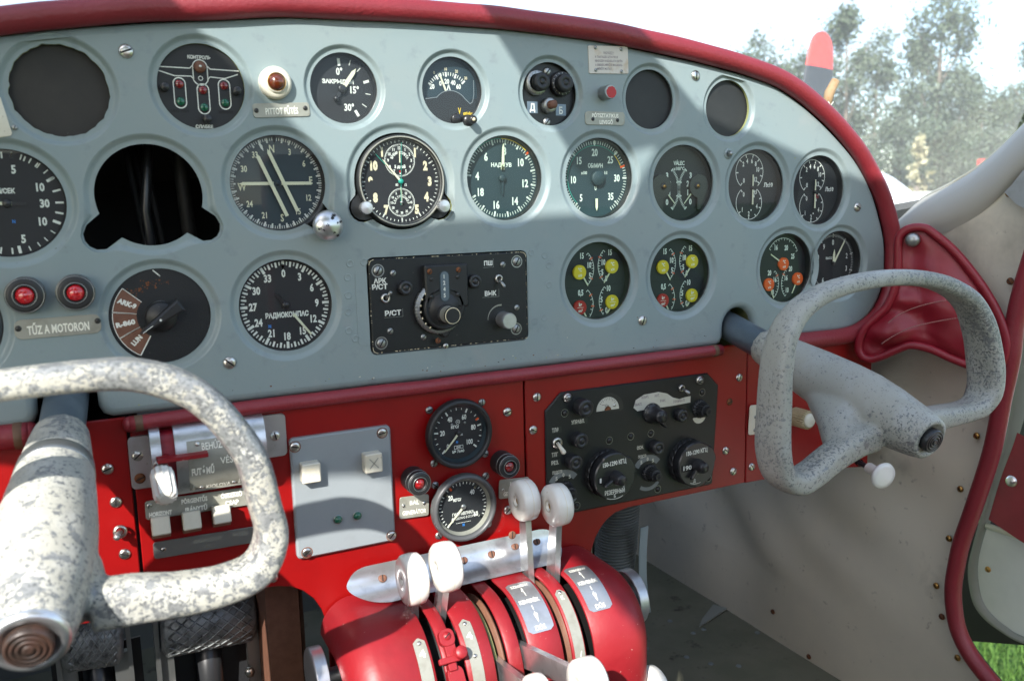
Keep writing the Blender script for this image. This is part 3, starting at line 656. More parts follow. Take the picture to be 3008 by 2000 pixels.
# --- manifold
t, z = gauge('man', 'manifold_pressure_gauge', 'dark dial numbered 4 to 18 with a vertical white needle, lettered НАДДУВ', dial='dialblue', glassm='glassgreen', group='large round gauges of the middle row')
b = MB(); f_ = lambda n: -85 + (n - 4) / 2 * 46.5
b.ticks(f_(4), f_(18), 70, 32.6, 35.6, .45, z, W_); b.ticks(f_(4), f_(18), 14, 31, 36, 1.3, z, W_)
for n in range(4, 20, 2): b.text(str(n), *pol(f_(n), 25), 7.2, z, W_, wt=.012, sx=.74)
b.arc((0, 0), 36.2, f_(4), f_(7.7), .6, z, 'greenmark'); b.arc((0, 0), 36.2, f_(7.7), f_(9.6), .9, z, 'yellowmark'); b.tick(f_(9.8), 34, 37.5, 1.6, z, 'orangedisc')
b.text('НАДДУВ', 0, 12, 3.6, z, W_, wt=.01, w=21); b.build('markings', t)
needle(t, [bar(3, 8, 28, 3.0, 2.2, tip=4), [(-1.5, 8), (1.5, 8), (2.6, 13), (-1.2, 13)]], z + 2.2); needle(t, [bar(182, -3, 15, 3, 1.6)], z + 2.1, 'dialblue', 'counterweight', 3.4, 'dialblue')
# --- rpm
t, z = gauge('rpm', 'tachometer', 'greenish dial numbered 5 to 35 with a round hub, lettered ОБ/МИН', dial='dialblue', glassm='glassgreen', group='large round gauges of the middle row')
b = MB(); f_ = lambda n: -138 + (n - 5) / 5 * 45.5
b.ticks(f_(5) - 9, f_(35) + 14, 66, 32.8, 36, .5, z, W_); b.ticks(f_(5), f_(35), 6, 31.5, 36.4, 1.2, z, W_)
for n in range(5, 40, 5): b.text(str(n), *pol(f_(n), 25), 6.8, z, W_, wt=.008, sx=.72)
b.arc((0, 0), 31.6, f_(5), f_(25), .5, z, 'greenmark', 50); b.arc((0, 0), 31.6, f_(25), f_(27.5), .8, z, 'yellowmark'); b.tick(f_(27.8), 31, 36.5, 1.6, z, 'orangedisc')
b.text('ОБ/МИН', 0, 12.5, 4, z, W_, wt=.008, w=17); b.text('x100', -13, 5.5, 3, z, W_); b.text('1:1', 12, 5.5, 3, z, W_)
b.text('U', 0, -9.5, 4, z, W_, sx=.6); b.build('markings', t)
needle(t, [bar(180, 19.5, 28, 2.6, 2.4, tip=3.5)], z + 2); b = MB(); b.lathe([(7.5, z), (7.5, z + 3), (6.8, z + 3.6), (.01, z + 3.8)], 'dialblue', (2, 0, 0), seg=36); b.build('hub', t)
# --- cylinder head temperature
t, z = gauge('cht', 'cylinder_temperature_gauge', 'black twin-arc dial lettered VÁLEC x100°C between two round hubs', glassm='glassgreen', group='large round gauges of the middle row')
b = MB()
b.text('VÁLEC', 0, 21, 4.2, z, W_, w=14); b.text('x100°C', 0, 15, 3.4, z, W_, w=14)
for sg in (-1, 1):
    c = (sg * 29, -6)
    for i in range(31):
        a = 90 - 44 + 88 * i / 30; big = i % 10 == 0; b.tick(-sg * a if sg > 0 else a, 26.5 if big else 27.5, 30, 1 if big else .5, z, W_, c)
    for s_, y in (('3', 8), ('2', -.5), ('1', -9.5), ('0', -19)):
        b.text(s_, sg * (11.5 if s_ in '12' else 15), y, 6, z, W_, wt=.03)
b.build('markings', t)
for sg in (-1, 1):
    b = MB(); P = [pol(a, 12, (sg * 24, -3)) for a in range(0, 360, 15)]; b.prism(P[::-1] if area(P) < 0 else P, z, z + 3, 'satin'); b.box((sg * 31, -17, z + 1.4), (18, 20, 2.8), 'satin', T=None)
    screw(b, sg * 21.5, -3, z + 3, 3.6, 'satin', 30); screw(b, sg * 21.5, -3, z + 4.2, 2, 'brass', 60, 1.6); b.build('hub', t)
    o_ = bar(-sg * 38 if sg > 0 else 38, 12, 27, 1.3, .7, (sg * 26, -4)); o_ = bar((180 + 42) if sg > 0 else (180 - 42), 10, 24, 1.4, .8, (sg * 22, -3)); needle(t, [o_], z + 1.5)
# --- fuel gauges
for k, lb in (('f1', 'black fuel gauge of two stacked circles left of its twin, white 9,5 mark'), ('f2', 'black fuel gauge farthest right in its row, with red 9,5 mark')):
    t, z = gauge(k, 'fuel_gauge', lb, group='twin scale fuel gauges')
    b = MB(); c = (-3, 15)
    b.arc(c, 19, -142, 142, .7, z, W_, 40)
    for a, s_ in ((-140, '0'), (-93, ''), (-47, '2'), (-17, '4'), (15, '6'), (45, '8'), (78, '10'), (105, ''), (132, '12')):
        b.tick(a, 15.5, 19, .9, z, W_, c)
        if s_: b.text(s_, *pol(a, 12, c), 5, z, W_, wt=.01, sx=.7)
    c = (-3, -18)
    b.arc(c, 18, 38, 322, .7, z, W_, 40)
    for a, s_ in ((38, '9,5'), (75, ''), (110, '4'), (146, ''), (180, '2'), (232, '1'), (320, '0')):
        b.tick(a, 15, 18, .9, z, W_, c)
        if s_: b.text(s_, *pol(a, 11.8 if s_ != '9,5' else 14, c), 5 if s_ != '9,5' else 4.2, z, 'reddisc' if (s_ == '9,5' and k == 'f2') else W_, wt=.01, sx=.66)
    b.text('6', 4, -10.5, 4, z, W_, sx=.7); b.text('Лx10', 24, 1, 4.6, z, W_, wt=.03, w=13); b.disc(.9, z + .2, W_, (0, -26), 10); b.build('markings', t)
    needle(t, [bar(0, -22, 10, 1.9, 1.4, (1, 2))], z + 1.6)
    b = MB(); b.line((-34, 0), (34, 0), .35, z + .1, 'dark'); b.lathe([(2, z), (2, z + 2), (.01, z + 2.4)], 'satin', (1, -2, 0), seg=14); b.build('hub', t)
# --- engine triple gauges
def arcscale(b, c, r, a0, a1, n, z, labels, reds=(), side=1):
    b.arc(c, r, a0, a1, .55, z, W_, 20)
    for i in range(n + 1): b.tick(a0 + (a1 - a0) * i / n, r - 2.6 if i % 2 == 0 else r - 1.6, r, .5, z, W_, c)
    for (s_, x, y) in labels: b.text(s_, x, y, 5.8, z, W_, wt=.02, sx=.66)
    for a in reds: b.tick(a, r - 2.4, r + 1.4, 1.0, z, 'orangedisc', c)
def facedisc(t, x, y, r, m, l1, l2, z, frac=False):
    b = MB(); b.lathe([(r, z), (r, z + 2.4), (r - .3, z + 2.6)], m, (x, y, 0), seg=32); b.disc(r - .3, z + 2.6, m, (x, y), 32)
    b.text(l1, x, y + 2.6, 3.6, z + 2.7, W_, wt=.02, sx=.8); b.text(l2, x, y - 3, 2.6 if not frac else 3.0, z + 2.7, W_, wt=.02, sx=.8)
    if frac: b.line((x - 3.5, y), (x + 3.5, y), .4, z + 2.7, W_)
    b.build('hub_disc', t)
for k, lb in (('e1', 'greenish engine gauge with three yellow discs and one red, left one of the pair'), ('e2', 'greenish engine gauge with three yellow discs and one red, right one of the pair')):
    t, z = gauge(k, 'engine_gauge', lb, glassm='glassgreen', group='four-pointer engine gauges')
    b = MB()
    arcscale(b, (-22, 12), 21.5, 44, 136, 12, z, [('15', -14, 25), ('10', -5.5, 15.5), ('5', -5, 5)], (62, 118))
    arcscale(b, (26, 14), 21.5, -44, -136, 12, z, [('15', 19, 27), ('10', 11, 17.5), ('5', 9.5, 7.5), ('0', 14, 1)], (-66, -122))
    arcscale(b, (-22, -24), 20.5, 44, 136, 6, z, [('0,5', -16, -12)], (62, 95))
    arcscale(b, (26, -22), 20.5, -44, -136, 10, z, [('10', 17, -9), ('5', 8.5, -20), ('0', 14, -31)], (-115,))
    b.line((-2, 26), (-2, -6), .25, z, 'dark'); b.line((-34, -6), (34, -5), .25, z, 'dark'); b.build('markings', t)
    for x, y, a in ((-16, 9, 150), (20, 10, 215), (-16, -26, 150), (20, -26, 215)): needle(t, [bar(a, 4, 16, 1.8, .9, (x, y))], z + 1.2)
    facedisc(t, -18, 9, 7.2, 'yellowdisc', '°C', 'x10', z); facedisc(t, 20, 13, 7.2, 'yellowdisc', '°C', 'x10', z)
    facedisc(t, -18, -26, 7.2, 'reddisc', 'kg', 'cm²', z, True); facedisc(t, 20, -23, 7.2, 'yellowdisc', 'kg', 'cm²', z, True)
t, z = gauge('tmp', 'oil_temperature_gauge', 'greenish gauge with three orange discs above the right yoke', glassm='glassgreen')
b = MB()
arcscale(b, (2, 10), 23, -60, 70, 12, z, [('16', -8, 23), ('20', 7, 22), ('25', 17, 12)])
arcscale(b, (-25, -18), 22, 48, 132, 10, z, [('20', -17, -5), ('16', -8.5, -13), ('10', -12, -27)], (64,))
arcscale(b, (23, -18), 22, -48, -132, 10, z, [('20', 14, -2), ('16', 8, -12), ('10', 10, -26)], (-62,)); b.build('markings', t)
needle(t, [bar(-58, 4, 22, 1.7, 1, (2, 4))], z + 1.4); needle(t, [bar(160, 4, 17, 1.7, 1, (-17, -18))], z + 1.4); needle(t, [bar(208, 4, 17, 1.7, 1, (24, -15))], z + 1.4)
for x, y in ((2, 4), (-19, -18), (24, -14)): facedisc(t, x, y, 7.2, 'orangedisc', '°C', 'x10', z)
t, z = gauge('vac', 'altimeter', 'black dial with two white needles numbered 0 to 9 above the right yoke rim', zd=-12)
b = MB(); b.ticks(0, 360, 100, 30.5, 33, .35, z, W_); b.ticks(0, 360, 10, 29.5, 34, .9, z, W_)
for n in (0, 2, 3, 4, 6, 8, 9): b.text(str(n), *pol(n * 36, 24), 6, z, W_, wt=.005, sx=.7)
b.text('ВЫСОТА', -3, 6, 2.6, z, W_, w=15); b.build('markings', t)
needle(t, [bar(33, 1, 28, 2.6, 1.4, tip=3)], z + 2.4); needle(t, [bar(4, -2, 10, 1.6, 3.6, tip=6)], z + 1.8, 'lume', 'short_needle', 2)
# --- radio compass
t, z = gauge('rk', 'radio_compass', 'black dial numbered 0 to 33 with a needle at 15, lettered РАДИОКОМПАС', zd=-8)
b = MB(); b.ticks(0, 360, 72, 33.3, 36.3, .8, z, W_, skip=2); b.ticks(0, 360, 36, 32.0, 36.5, 1.3, z, W_, skip=3); b.ticks(0, 360, 12, 31, 36.8, 1.8, z, W_)
for i in range(12): b.text(str(i * 3), *pol(i * 30, 26.5), 6.4, z, W_, wt=.02, sx=.74)
b.text('РАДИОКОМПАС', 1, -8.5, 4.4, z, W_, wt=.03, w=36); b.text('N', -14, -17, 2.8, z, 'bluemark', wt=.03); b.build('markings', t)
needle(t, [bar(143, 10, 33, 2.2, 1.7)], z + 1.5); needle(t, [bar(-37, -6, 12, 2.2, 2.6)], z + 1.4, 'satin', 'counterweight', 3)
# --- selector switch with brown scale
h = HOLES['ark']
t = onpanel('rotary_selector', 'black round selector with brown labels ARK-9, R-860 and LUN and a pointed knob', 'selector', V((h[0], 0, h[1])))
b = MB(); b.disc(42, -5, 'crackle', seg=56); b.build('face', t)
b = MB(); z = -4.8
for a0, a1, s_ in ((-48, -81, 'ARK-9'), (-82, -116, 'R-860'), (-117, -150, 'LUN')):
    a0_, a1_ = a0, a1
    b.arc((0, 0), 26, a0_, a1_, 17, z, 'brown', 8); b.arc((0, 0), 34.5, a0_, a1_, .5, z + .05, W_, 8); b.tick(a1_ - .5, 17.5, 34.5, .7, z + .05, W_); b.tick(a0_, 17.5, 34.5, .4, z + .05, W_)
    am = (a0_ + a1_) / 2; b.text(s_, *pol(am, 26), 4, z + .1, W_, rot=am + 90, wt=.04, w=14 if s_ != 'LUN' else 9)
b.build('scale', t)
b = MB(); rnd = random.Random(9)
for i in range(70):
    a = rnd.uniform(-58, 18); r_ = 26 + rnd.gauss(0, 2.2) + (a + 20) * .02; c_ = pol(a, r_); q = rnd.uniform(.25, .9)
    b.add([(c_[0] + q * rnd.uniform(.5, 1.3) * cos(j), c_[1] + q * rnd.uniform(.5, 1.3) * sin(j), z - .05) for j in range(6)], [list(range(6))], 'rust')
b.line((-3, 36), (1, 32), .8, z, 'white'); b.line((1, 32), (2, 31), .5, z, 'white'); b.build('scratches', t)
b = MB(); b.lathe([(12, -5), (11.5, -3), (8, -2.5)], 'zinc', seg=30, sx=.8); b.lathe([(11.5, -3), (11.5, 3), (10.5, 5), (.01, 6)], 'black', seg=36)
o_ = bar(236, -17, 15, 10, 3, tip=5); b.prism(o_ if area(o_) > 0 else o_[::-1], 5, 17, 'black', bev=1.5); b.disc(.9, 17.1, W_, pol(236, 2), 10); b.line(pol(236, 9), pol(236, 18), .5, 17.05, W_); b.build('pointer_knob', t)
# ================================================================== red lower panel
s1, s2, s3 = U(392, 1420).x, U(1547, 1300).x, U(2197, 1240).x
b = MB(1); PT, TH = -.1790, .0035
def redplate(o, y0=.0025):
    o = [V((x, z, 0)) for x, z in o]; o = [(p.x, p.y) for p in o]
    if area(o) < 0: o = o[::-1]
    b.prism(o, -y0 - .003, -y0, 'red', bev=.0008)
redplate([(-.42, PT), (-.42, -.341), (s1 - .0012, -.341), (s1 - .0012, PT)])
redplate([(s1 + .0012, PT), (s1 + .0012, -.342), (-.0400, -.3425), (-.0243, -.3437), (-.0120, -.3470), (-.0020, -.3530), (.0070, -.3625), (.0130, -.3740), (.0165, -.3860), (.0175, -.40), (.0175, -.50), (.12, -.50), (s2 - .0010, -.50), (s2 - .0010, PT)])
redplate([(s2 + .0010, PT), (s2 + .0010, -.50), (.2930, -.50), (.2930, -.386), (.2952, -.3760), (.2999, -.3646), (.3060, -.3555), (.3140, -.3475), (.3245, -.3420), (.3400, -.3395), (s3 - .0006, -.3390), (s3 - .0006, PT)])
redplate([(s3 + .0006, PT), (s3 + .0006, -.3395), (.60, -.342), (.665, -.348), (.695, -.352), (.695, PT)])
# bent-under lower lip
b.grid([[(x, -.341, -.0040 - .001), (x, -.343, -.016), (x, -.3435, -.05)] for x in (-.42, s1 - .0012)], 'red', smooth=False)
b.grid([[(x, -.3425, -.005), (x, -.3445, -.016), (x, -.345, -.05)] for x in (s1 + .0012, -.04)], 'red', smooth=False)
b.grid([[(x, -.3392, -.005), (x, -.341, -.014), (x, -.343, -.05)] for x in (.345, s3, .60, .69)], 'red', smooth=False)
for x0, x1 in ((s1 - .004, s1 + .004), (s2 - .004, s2 + .004), (s3 - .004, s3 + .004)): b.prism([(x0, -.3385), (x1, -.3385), (x1, PT), (x0, PT)], -.009, -.0075, 'dark')
redp = tag(b.build('lower_panel'), 'glossy red lower panel made of four joined sheets under the grey panel', 'panel')
redp.rotation_euler = (pi / 2, 0, 0)
def rs(pts, r, m='steel', **k): screws_at(redp, [U(*p, y=.0) for p in pts], (0, 0, 0), r, m, z=-.0026, **k)
rs([K(0, 1000, 972, 1167), K(0, 1000, 1047, 1468), K(0, 1490, 1128, 430), K(0, 1490, 1577, 835), K(0, 1490, 2000, 750), K(750, 1490, 165, 642)], 4.5)
rs([K(750, 1000, 2285, 650), K(1500, 1000, 247, 515), K(1500, 1000, 213, 812), K(1500, 1000, 2078, 338), K(1500, 1000, 1955, 998), K(1500, 1000, 2022, 1187), K(1500, 1000, 2190, 1145), K(750, 1490, 2290, 30)], 4.6)
rs([K(1500, 1000, 1990, 557), K(1500, 1000, -10, 650)], 4.0, 'rust')
rs([K(750, 1000, *c) for c in ((1580, 633), (2055, 563), (2085, 1027), (1622, 1115), (1632, 1312), (2090, 1228))] + [K(750, 1490, 1665, 262), K(750, 1490, 2113, 157)], 3.7, 'zinc')
# --- pressure gauges
def pgauge(c, lb, w):
    p = U(*c, y=-.004); t = onpanel('pressure_gauge', lb, 'gauge', p, 'round pressure gauges on the red panel')
    b = MB(); b.lathe([(32.5, 0), (32.5, 5), (31.5, 7.5), (30, 8.3), (28.6, 8), (27.6, 6.5), (26.6, 3), (26.4, 0)], 'black' if w else 'bezel', seg=64); b.build('bezel', t)
    b = MB(); b.lathe([(26.8, 4.4), (25.2, 1.6), (24.6, 0)], 'plate' if not w else 'dialblue', seg=56); b.build('inner_ring', t)
    b = MB(); b.disc(26, .2, 'dial'); b.build('dial', t); b = MB(); b.disc(27.4, 5.5, 'glass'); b.build('glass', t); return t
t = pgauge((1345.5, 1271), 'round gauge on red panel scaled 0 to 100, upper one of two', 1); z = .4
b = MB(); f_ = lambda n: -137 + n * 2.68
for i in range(11): b.tick(f_(i * 10), 20 if i % 2 == 0 else 21.5, 24, 1.2 if i % 2 == 0 else .6, z, W_)
for i in range(10): b.tick(f_(i * 10 + 5), 22, 23.6, .5, z, W_)
for n in range(0, 120, 20): b.text(str(n), *pol(f_(n), 15.8 if n < 100 else 15), 4.8, z, W_, sx=.7)
b.tick(f_(74), 20.5, 24, 1.5, z, 'orangedisc'); b.text('КГС/', -3, 6.2, 2.8, z, W_, wt=.03, w=8); b.text('100', 3, -2, 2, z, W_); b.text('N', -1.5, -8.5, 2.6, z, 'bluemark', wt=.04)
b.box((0, -13.5, z), (9, 3.4, .05), 'white'); b.box((0, -13.5, z + .06), (8.2, 2.6, .05), 'dial'); b.text('ДМС', 0, -13.5, 1.8, z + .12, W_); b.text('№ 7640', -.5, -17.5, 2.6, z, W_, w=12)
b.arc((0, 10.5), 1.9, 0, 360, .4, z, W_, 14); b.text('4', 0, 10.5, 2, z, W_); b.build('markings', t)
for x, y in ((-6, 8.8), (7, 9)): b = MB(); b.lathe([(1.2, z), (1.1, z + .5), (.01, z + .6)], 'zinc', (x, y, 0), seg=12); b.build('rivet', t)
needle(t, [bar(f_(0) - 1, 1, 21.5, 2.0, 1.0, tip=1)], 1.9, hub=2.4, hm='satin')
t = pgauge((1359.5, 1486.5), 'round gauge on red panel scaled 0 to 60 lettered ГИДРАВЛИКА, lower one of two', 0)
b = MB(); f_ = lambda n: -138 + n * 4.4
for i in range(31): b.tick(f_(i * 2), 20.5 if i % 5 == 0 else 21.8, 24, .6 if i % 10 else 1.6, z, W_)
b.tick(f_(20), 20, 24, 1.7, z, 'cream'); b.tick(f_(40), 20, 24, 1.7, z, 'cream'); b.tick(f_(24), 20.5, 24, 1.5, z, 'orangedisc'); b.tick(f_(60), 20, 24, 1.6, z, W_)
for n in (0, 20, 40, 60): b.text(str(n), *pol(f_(n), 16), 4.8, z, W_, sx=.7)
b.text('КГС/', -5.5, 7.5, 2.8, z, W_, wt=.03, w=8); b.text('ГИДРАВЛИКА', 0, -7, 3, z, W_, wt=.0, w=22); b.text('СДЕЛАНО В СССР', 1, -11, 2, z, W_, wt=-.01, w=19); b.text('..........', 0, -15.5, 2, z, W_, w=15); b.text('N', 0, -18, 2.6, z, 'bluemark', wt=.04); b.build('markings', t)
needle(t, [bar(f_(0) + 2, 1, 21.5, 2.2, 1.2, tip=1.5)], 1.9, 'lume', hub=2.6, hm='zinc')
# --- warning lamps
def lamp(c, lb, r, h, lens, lr, body='black', group='red warning lamps', ctr=.8):
    p = U(*c, y=-h * .001); p.y = 0
    t = onpanel('warning_lamp', lb, 'lamp', p, group)
    b = MB(); b.lathe([(r, -3), (r, h * .45), (r * .96, h * .55), (r * .99, h * .6), (r * .99, h * .82), (r * .93, h * .9), (r * .72, h), (lr * 1.25, h * .92), (lr * 1.2, h * .97), (lr * 1.02, h * .97), (lr, h * .7)], body, seg=44); b.build('housing', t)
    if body == 'black':
        b = MB()
        for q in ((r * 1.0, h * .60), (r * .945, h * .90), (lr * 1.24, h * .99)): b.lathe([(q[0] - .35, q[1] + .05), (q[0], q[1] + .22), (q[0] + .1, q[1] - .1)], 'zinc', seg=44)
        b.build('worn_edge', t)
    b = MB(); b.lathe([(lr * cos(a * pi / 14), h * .8 + lr * ctr * sin(a * pi / 14)) for a in range(8)], lens, seg=32); b.build('lens', t)
    return t
lamp(K(0, 500, 222, 1135), 'black-rimmed red warning lamp above the TŰZ A MOTORON plate, left one of the pair', 13.2, 13, 'redlens', 6.4)
lamp(K(0, 500, 682, 1110), 'black-rimmed red warning lamp above the TŰZ A MOTORON plate, right one of the pair', 13.2, 13, 'redlens', 6.2)
lamp(K(750, 1000, 1492, 1300), 'black red-lensed lamp above the BAL GENERÁTOR plate', 11.4, 19, 'redlensdark', 5.4, group='generator warning lamps')
lamp(K(750, 1000, 2305, 1145), 'black red-lensed lamp above the GENERÁTOR plate, right of upper pressure gauge', 11.4, 19, 'redlensdark', 5.4, group='generator warning lamps')
p = U(*K(750, 0, 192, 742), y=-.008); p.y = 0
t = onpanel('indicator_lamp', 'amber domed lamp in an ivory collar above the PITTOT FŰTÉS plate', 'lamp', p)
b = MB(); b.lathe([(12.8, -3), (12.8, 4), (11.6, 6.2), (9.4, 7), (8.2, 7), (7.9, 8.6), (7.3, 9), (6.8, 8), (6.6, 6)], 'ivory', seg=44); b.build('collar', t)
b = MB(); b.lathe([(6.6 * cos(a * pi / 14), 7.4 + 5.6 * sin(a * pi / 14)) for a in range(8)], 'amber', seg=32); b.build('lens', t)
b = MB(); b.lathe([(7.4, 8.9), (7, 9.2), (6.6, 8.8)], 'brass', seg=36); b.build('ring', t)
# --- engraved plates
def placard(c0, c1, lines, lb, y=0, m='plate', ink='etch', r=2.2, heads=None, group='engraved metal plates', rz=0, hs='darkscrew', name='name_plate', hr=1.9, yy=.0, wt=.01):
    """c0, c1: photo pixels of the left and right edge middles, with height in mm"""
    a, c = U(*c0[:2], y=y), U(*c1[:2], y=y); p = (a + c) / 2; L = (c - a).length * 1000; h = c0[2]
    t = onpanel(name, lb, 'plate', p, group, rz=math.degrees(atan2(c.z - a.z, c.x - a.x)) + rz)
    b = MB(); b.prism(rrect(-L / 2, -h / 2, L / 2, h / 2, r), 0 + yy, .9 + yy, m, bev=.2); b.build('plate', t)
    b = MB()
    for l_ in lines:
        b.text(l_[0], l_[1], l_[2], l_[3], .96 + yy, l_[5] if len(l_) > 5 else ink, w=l_[4] if len(l_) > 4 else None, wt=wt)
    b.build('lettering', t)
    for x, yv in (heads or []):
        b = MB(); screw(b, x, yv, .9 + yy, hr, hs, 50); b.build('rivet', t)
    return t
placard((743, 326, 11), (909, 322, 11), [('PITTOT FŰTÉS', 0, 0, 5, 26)], 'small metal plate engraved PITTOT FŰTÉS under the amber lamp', heads=[(-20, 0), (19, 1)], wt=.0)
placard((42, 970, 14.5), (297, 949, 14.5), [('TŰZ A MOTORON', 0, 0, 6.4, 41)], 'long metal plate engraved TŰZ A MOTORON under two red lamps', r=5, heads=[(-26, 1), (26.5, 2)], hr=2.2)
placard((1718, 347, 12.5), (1834, 350, 12.5), [('PÓTSZTATIKUS', 0, 3, 3.6, 30), ('LEVEGŐ', 1, -3, 3.6, 15)], 'metal plate engraved PÓTSZTATIKUS LEVEGŐ under the red-faced knob', r=3.2, heads=[(-14, -1), (14, -1.5)], hr=1.8, hs='satin')
placard((1728, 176, 25.5), (1844, 178, 25.5), [('VIGYÁZZ !', 0, 6.5, 2.4, 12), ('A TARTALÉK SZTATIKUS', -2.5, 2.8, 2.1, 26), ('RENDSZER HASZNÁLATA ESETÉN', 0, -.8, 2.1, 31), ('A SEBESSÉG MÉRŐ ÉS MAGASSÁG-', 0, -4.4, 2.1, 31), ('MÉRŐT MUTAT.', -5, -8, 2.1, 17)], 'pale rust-stained warning plate with four rivets and typed lines', m='paper', ink='ink', heads=[(-14.5, 11), (14.5, 10), (-15, -9.5), (14, -10.5)], hs='zinc', r=1.4, hr=1.8, name='warning_plate')
placard((-60, 352, 28), (19, 340, 28), [], 'cream plate cut off by the left edge of the photo', m='ivory', ink='ink', hs='zinc', heads=[(11, -9)], name='warning_plate')
placard((1173, 1492, 20.5), (1259, 1481, 20.5), [('BAL', 0, 4, 4, 9), ('GENERÁTOR', 0, -4.5, 4, 23)], 'small metal plate engraved BAL GENERÁTOR', heads=[(-10.5, 2), (9.5, 2)], hs='steel', hr=1.8, group='generator plates', wt=.0)
placard((1465, 1437, 19), (1553, 1427, 19), [('JOBB', 0, 4, 4, 11), ('GENERÁTOR', 0, -4.5, 4, 23)], 'small metal plate engraved JOBB GENERÁTOR half hidden by white lever knobs', heads=[(-12, -1), (12, 2)], hs='steel', hr=1.8, group='generator plates')
# --- red-faced push button
p = U(*K(1500, 0, 905, 830), y=-.013); p.y = 0
t = onpanel('push_button', 'knurled grey push button with a chipped red face beside the warning plate', 'button', p)
b = MB(); b.lathe([(8.4, -4), (8.4, -1), (6.6, -1)], 'dark', seg=30); b.lathe([(6.6, -1), (6.6, 12), (6.1, 13), (.01, 13)], 'zinc', seg=60, flute=-.03); b.build('body', t)
b = MB(); P = [(5.4 + .9 * noise.noise(V((i * .8, 0, 2)))) for i in range(30)]; b.prism([(P[i] * cos(i * pi / 15) + .6, P[i] * sin(i * pi / 15) - .4) for i in range(30)], 13, 13.25, 'redlens' if False else 'reddisc'); b.build('painted_face', t)
# ================================================================== upper radio box
p0 = V(((.0705 + .2238) / 2, 0, (-.0658 - .1478) / 2))
t = onpanel('radio_control_box', 'black radio box in the grey panel with a window reading 1 2 4 5', 'radio', p0)
def L1(c, y=0):                    # crop point -> local mm
    p = U(*c, y=-y * .001); return ((p.x - p0.x) * 1000, (p.z - p0.z) * 1000)
b = MB(); b.prism(rrect(-76.5, -41, 76.5, 41.5, 5), -6, 1.2, 'crackle', bev=1); b.build('front_plate', t)
b = MB(); rnd = random.Random(2)
for i in range(90):
    s_ = rnd.random(); x, y = ((rnd.uniform(-75, 75), rnd.choice((41.2, -40.7))) if s_ < .7 else (rnd.choice((-76, 76)), rnd.uniform(-40, 40))); q = rnd.uniform(.3, 1)
    b.add([(x + q * rnd.uniform(.4, 1.6) * cos(j), y + .5 * q * sin(j), .9) for j in range(6)], [list(range(6))], 'cream')
for sx_, sy_ in ((-1, 1), (-1, -1), (1, 1)): b.arc((sx_ * 71.5, sy_ * 36.3), 4.7, (0 if sx_ > 0 else -90) if sy_ > 0 else -180, (90 if sx_ > 0 else 0) if sy_ > 0 else -90, .5, 1.25, 'cream', 6)
b.build('worn_paint', t)
A5 = lambda x, y: K(750, 500, x, y); B5 = lambda x, y: K(1500, 500, x, y)
for c, r in ((A5(1103, 908), 4.2), (A5(1135, 1560), 4.2), (B5(50, 825), 4.2), (B5(45, 1430), 4.2)):
    x, y = L1(c); b = MB(); b.arc((x, y), 5.3, 0, 360, 1, 1.3, 'zinc', 24); screw(b, x, y, .6, r, 'zinc', 60); b.build('screw', t)
for c in (A5(1240, 930), A5(1215, 1450), A5(2230, 853), B5(50, 1240), A5(1515, 1505)):
    x, y = L1(c); b = MB(); screw(b, x, y, 1.2, 2.8, 'zinc', 45); b.build('screw', t)
b = MB(); zt = 1.4
for c, s_, h_, w_ in ((A5(1122, 998), 'АРК', 4.4, 11.5), (A5(1120, 1052), 'Р/СТ', 4.4, 14), (A5(1240, 1287), 'Р/СТ', 4.4, 15), (A5(2098, 838), 'ПШ', 4.2, 8.5), (A5(2120, 1110), 'ВЫК', 4.4, 12)):
    x, y = L1(c); b.text(s_, x, y, h_, zt, W_, w=w_, wt=.02)
for c, w_, h_ in ((A5(1245, 1290), 17, 7), (A5(2098, 838), 10.5, 8), (A5(2120, 1110), 17, 7)):
    x, y = L1(c)
    for a_, e_ in (((x + w_ / 2, y - h_ / 2), (x + w_ / 2, y + h_ / 2)), ((x - w_ / 2, y - h_ / 2), (x + w_ / 2, y - h_ / 2))): b.line(a_, e_, .25, 1.3, 'zinc')
b.build('lettering', t)
def toggle(par, c, loc, z, r=4.3, tilt=(0, -1), L=11, m='steel', stick='zinc', sr=1.5):
    x, y = loc(c); b = MB(); b.lathe([(r, z), (r, z + 1.6), (r * .8, z + 2.4), (r * .62, z + 2.4), (r * .5, z + 1.2)], m, (x, y, 0), seg=20)
    tx, ty = tilt; n_ = sqrt(tx * tx + ty * ty + 1); e = (x + tx / n_ * L, y + ty / n_ * L, z + 1 + L / n_)
    b.tube([(x, y, z + 1), ((x + e[0]) / 2, (y + e[1]) / 2, (z + 1 + e[2]) / 2), e], [sr * .8, sr * .9, sr * 1.1], stick, 10); s = MB
    b.lathe([(sr * 1.1 * cos(a * pi / 10), sr * 1.1 * sin(a * pi / 10)) for a in range(6)], stick, e, seg=10)
    b.build('toggle_switch', par)
toggle(t, A5(1170, 1155), L1, 1.2, tilt=(.35, .75), L=9); toggle(t, A5(2190, 978), L1, 1.2, tilt=(.1, -.7), L=11, r=3.9)
def capk(par, c, loc, z, r, h, m='satin', name='cap', rings=True, hc=0):
    x, y = loc(c, h); b = MB(); b.lathe([(r, z), (r, z + h - 1), (r * .92, z + h), (r * .5, z + h), (r * .47, z + h - .5), (r * .4, z + h - .5), (r * .36, z + h), (.01, z + h)] if rings else [(r, z), (r, z + h - 1), (r * .9, z + h), (.01, z + h)], m, (x, y, 0), seg=36); return b.build(name, par)
capk(t, A5(1360, 1065), L1, 1.2, 6.4, 6); capk(t, A5(1985, 1005), L1, 1.2, 6.2, 6)
b = MB(); x0, y1 = L1(A5(1475, 850)); x1, _ = L1(A5(1880, 830)); cx, cy = L1(A5(1690, 1240), 4)
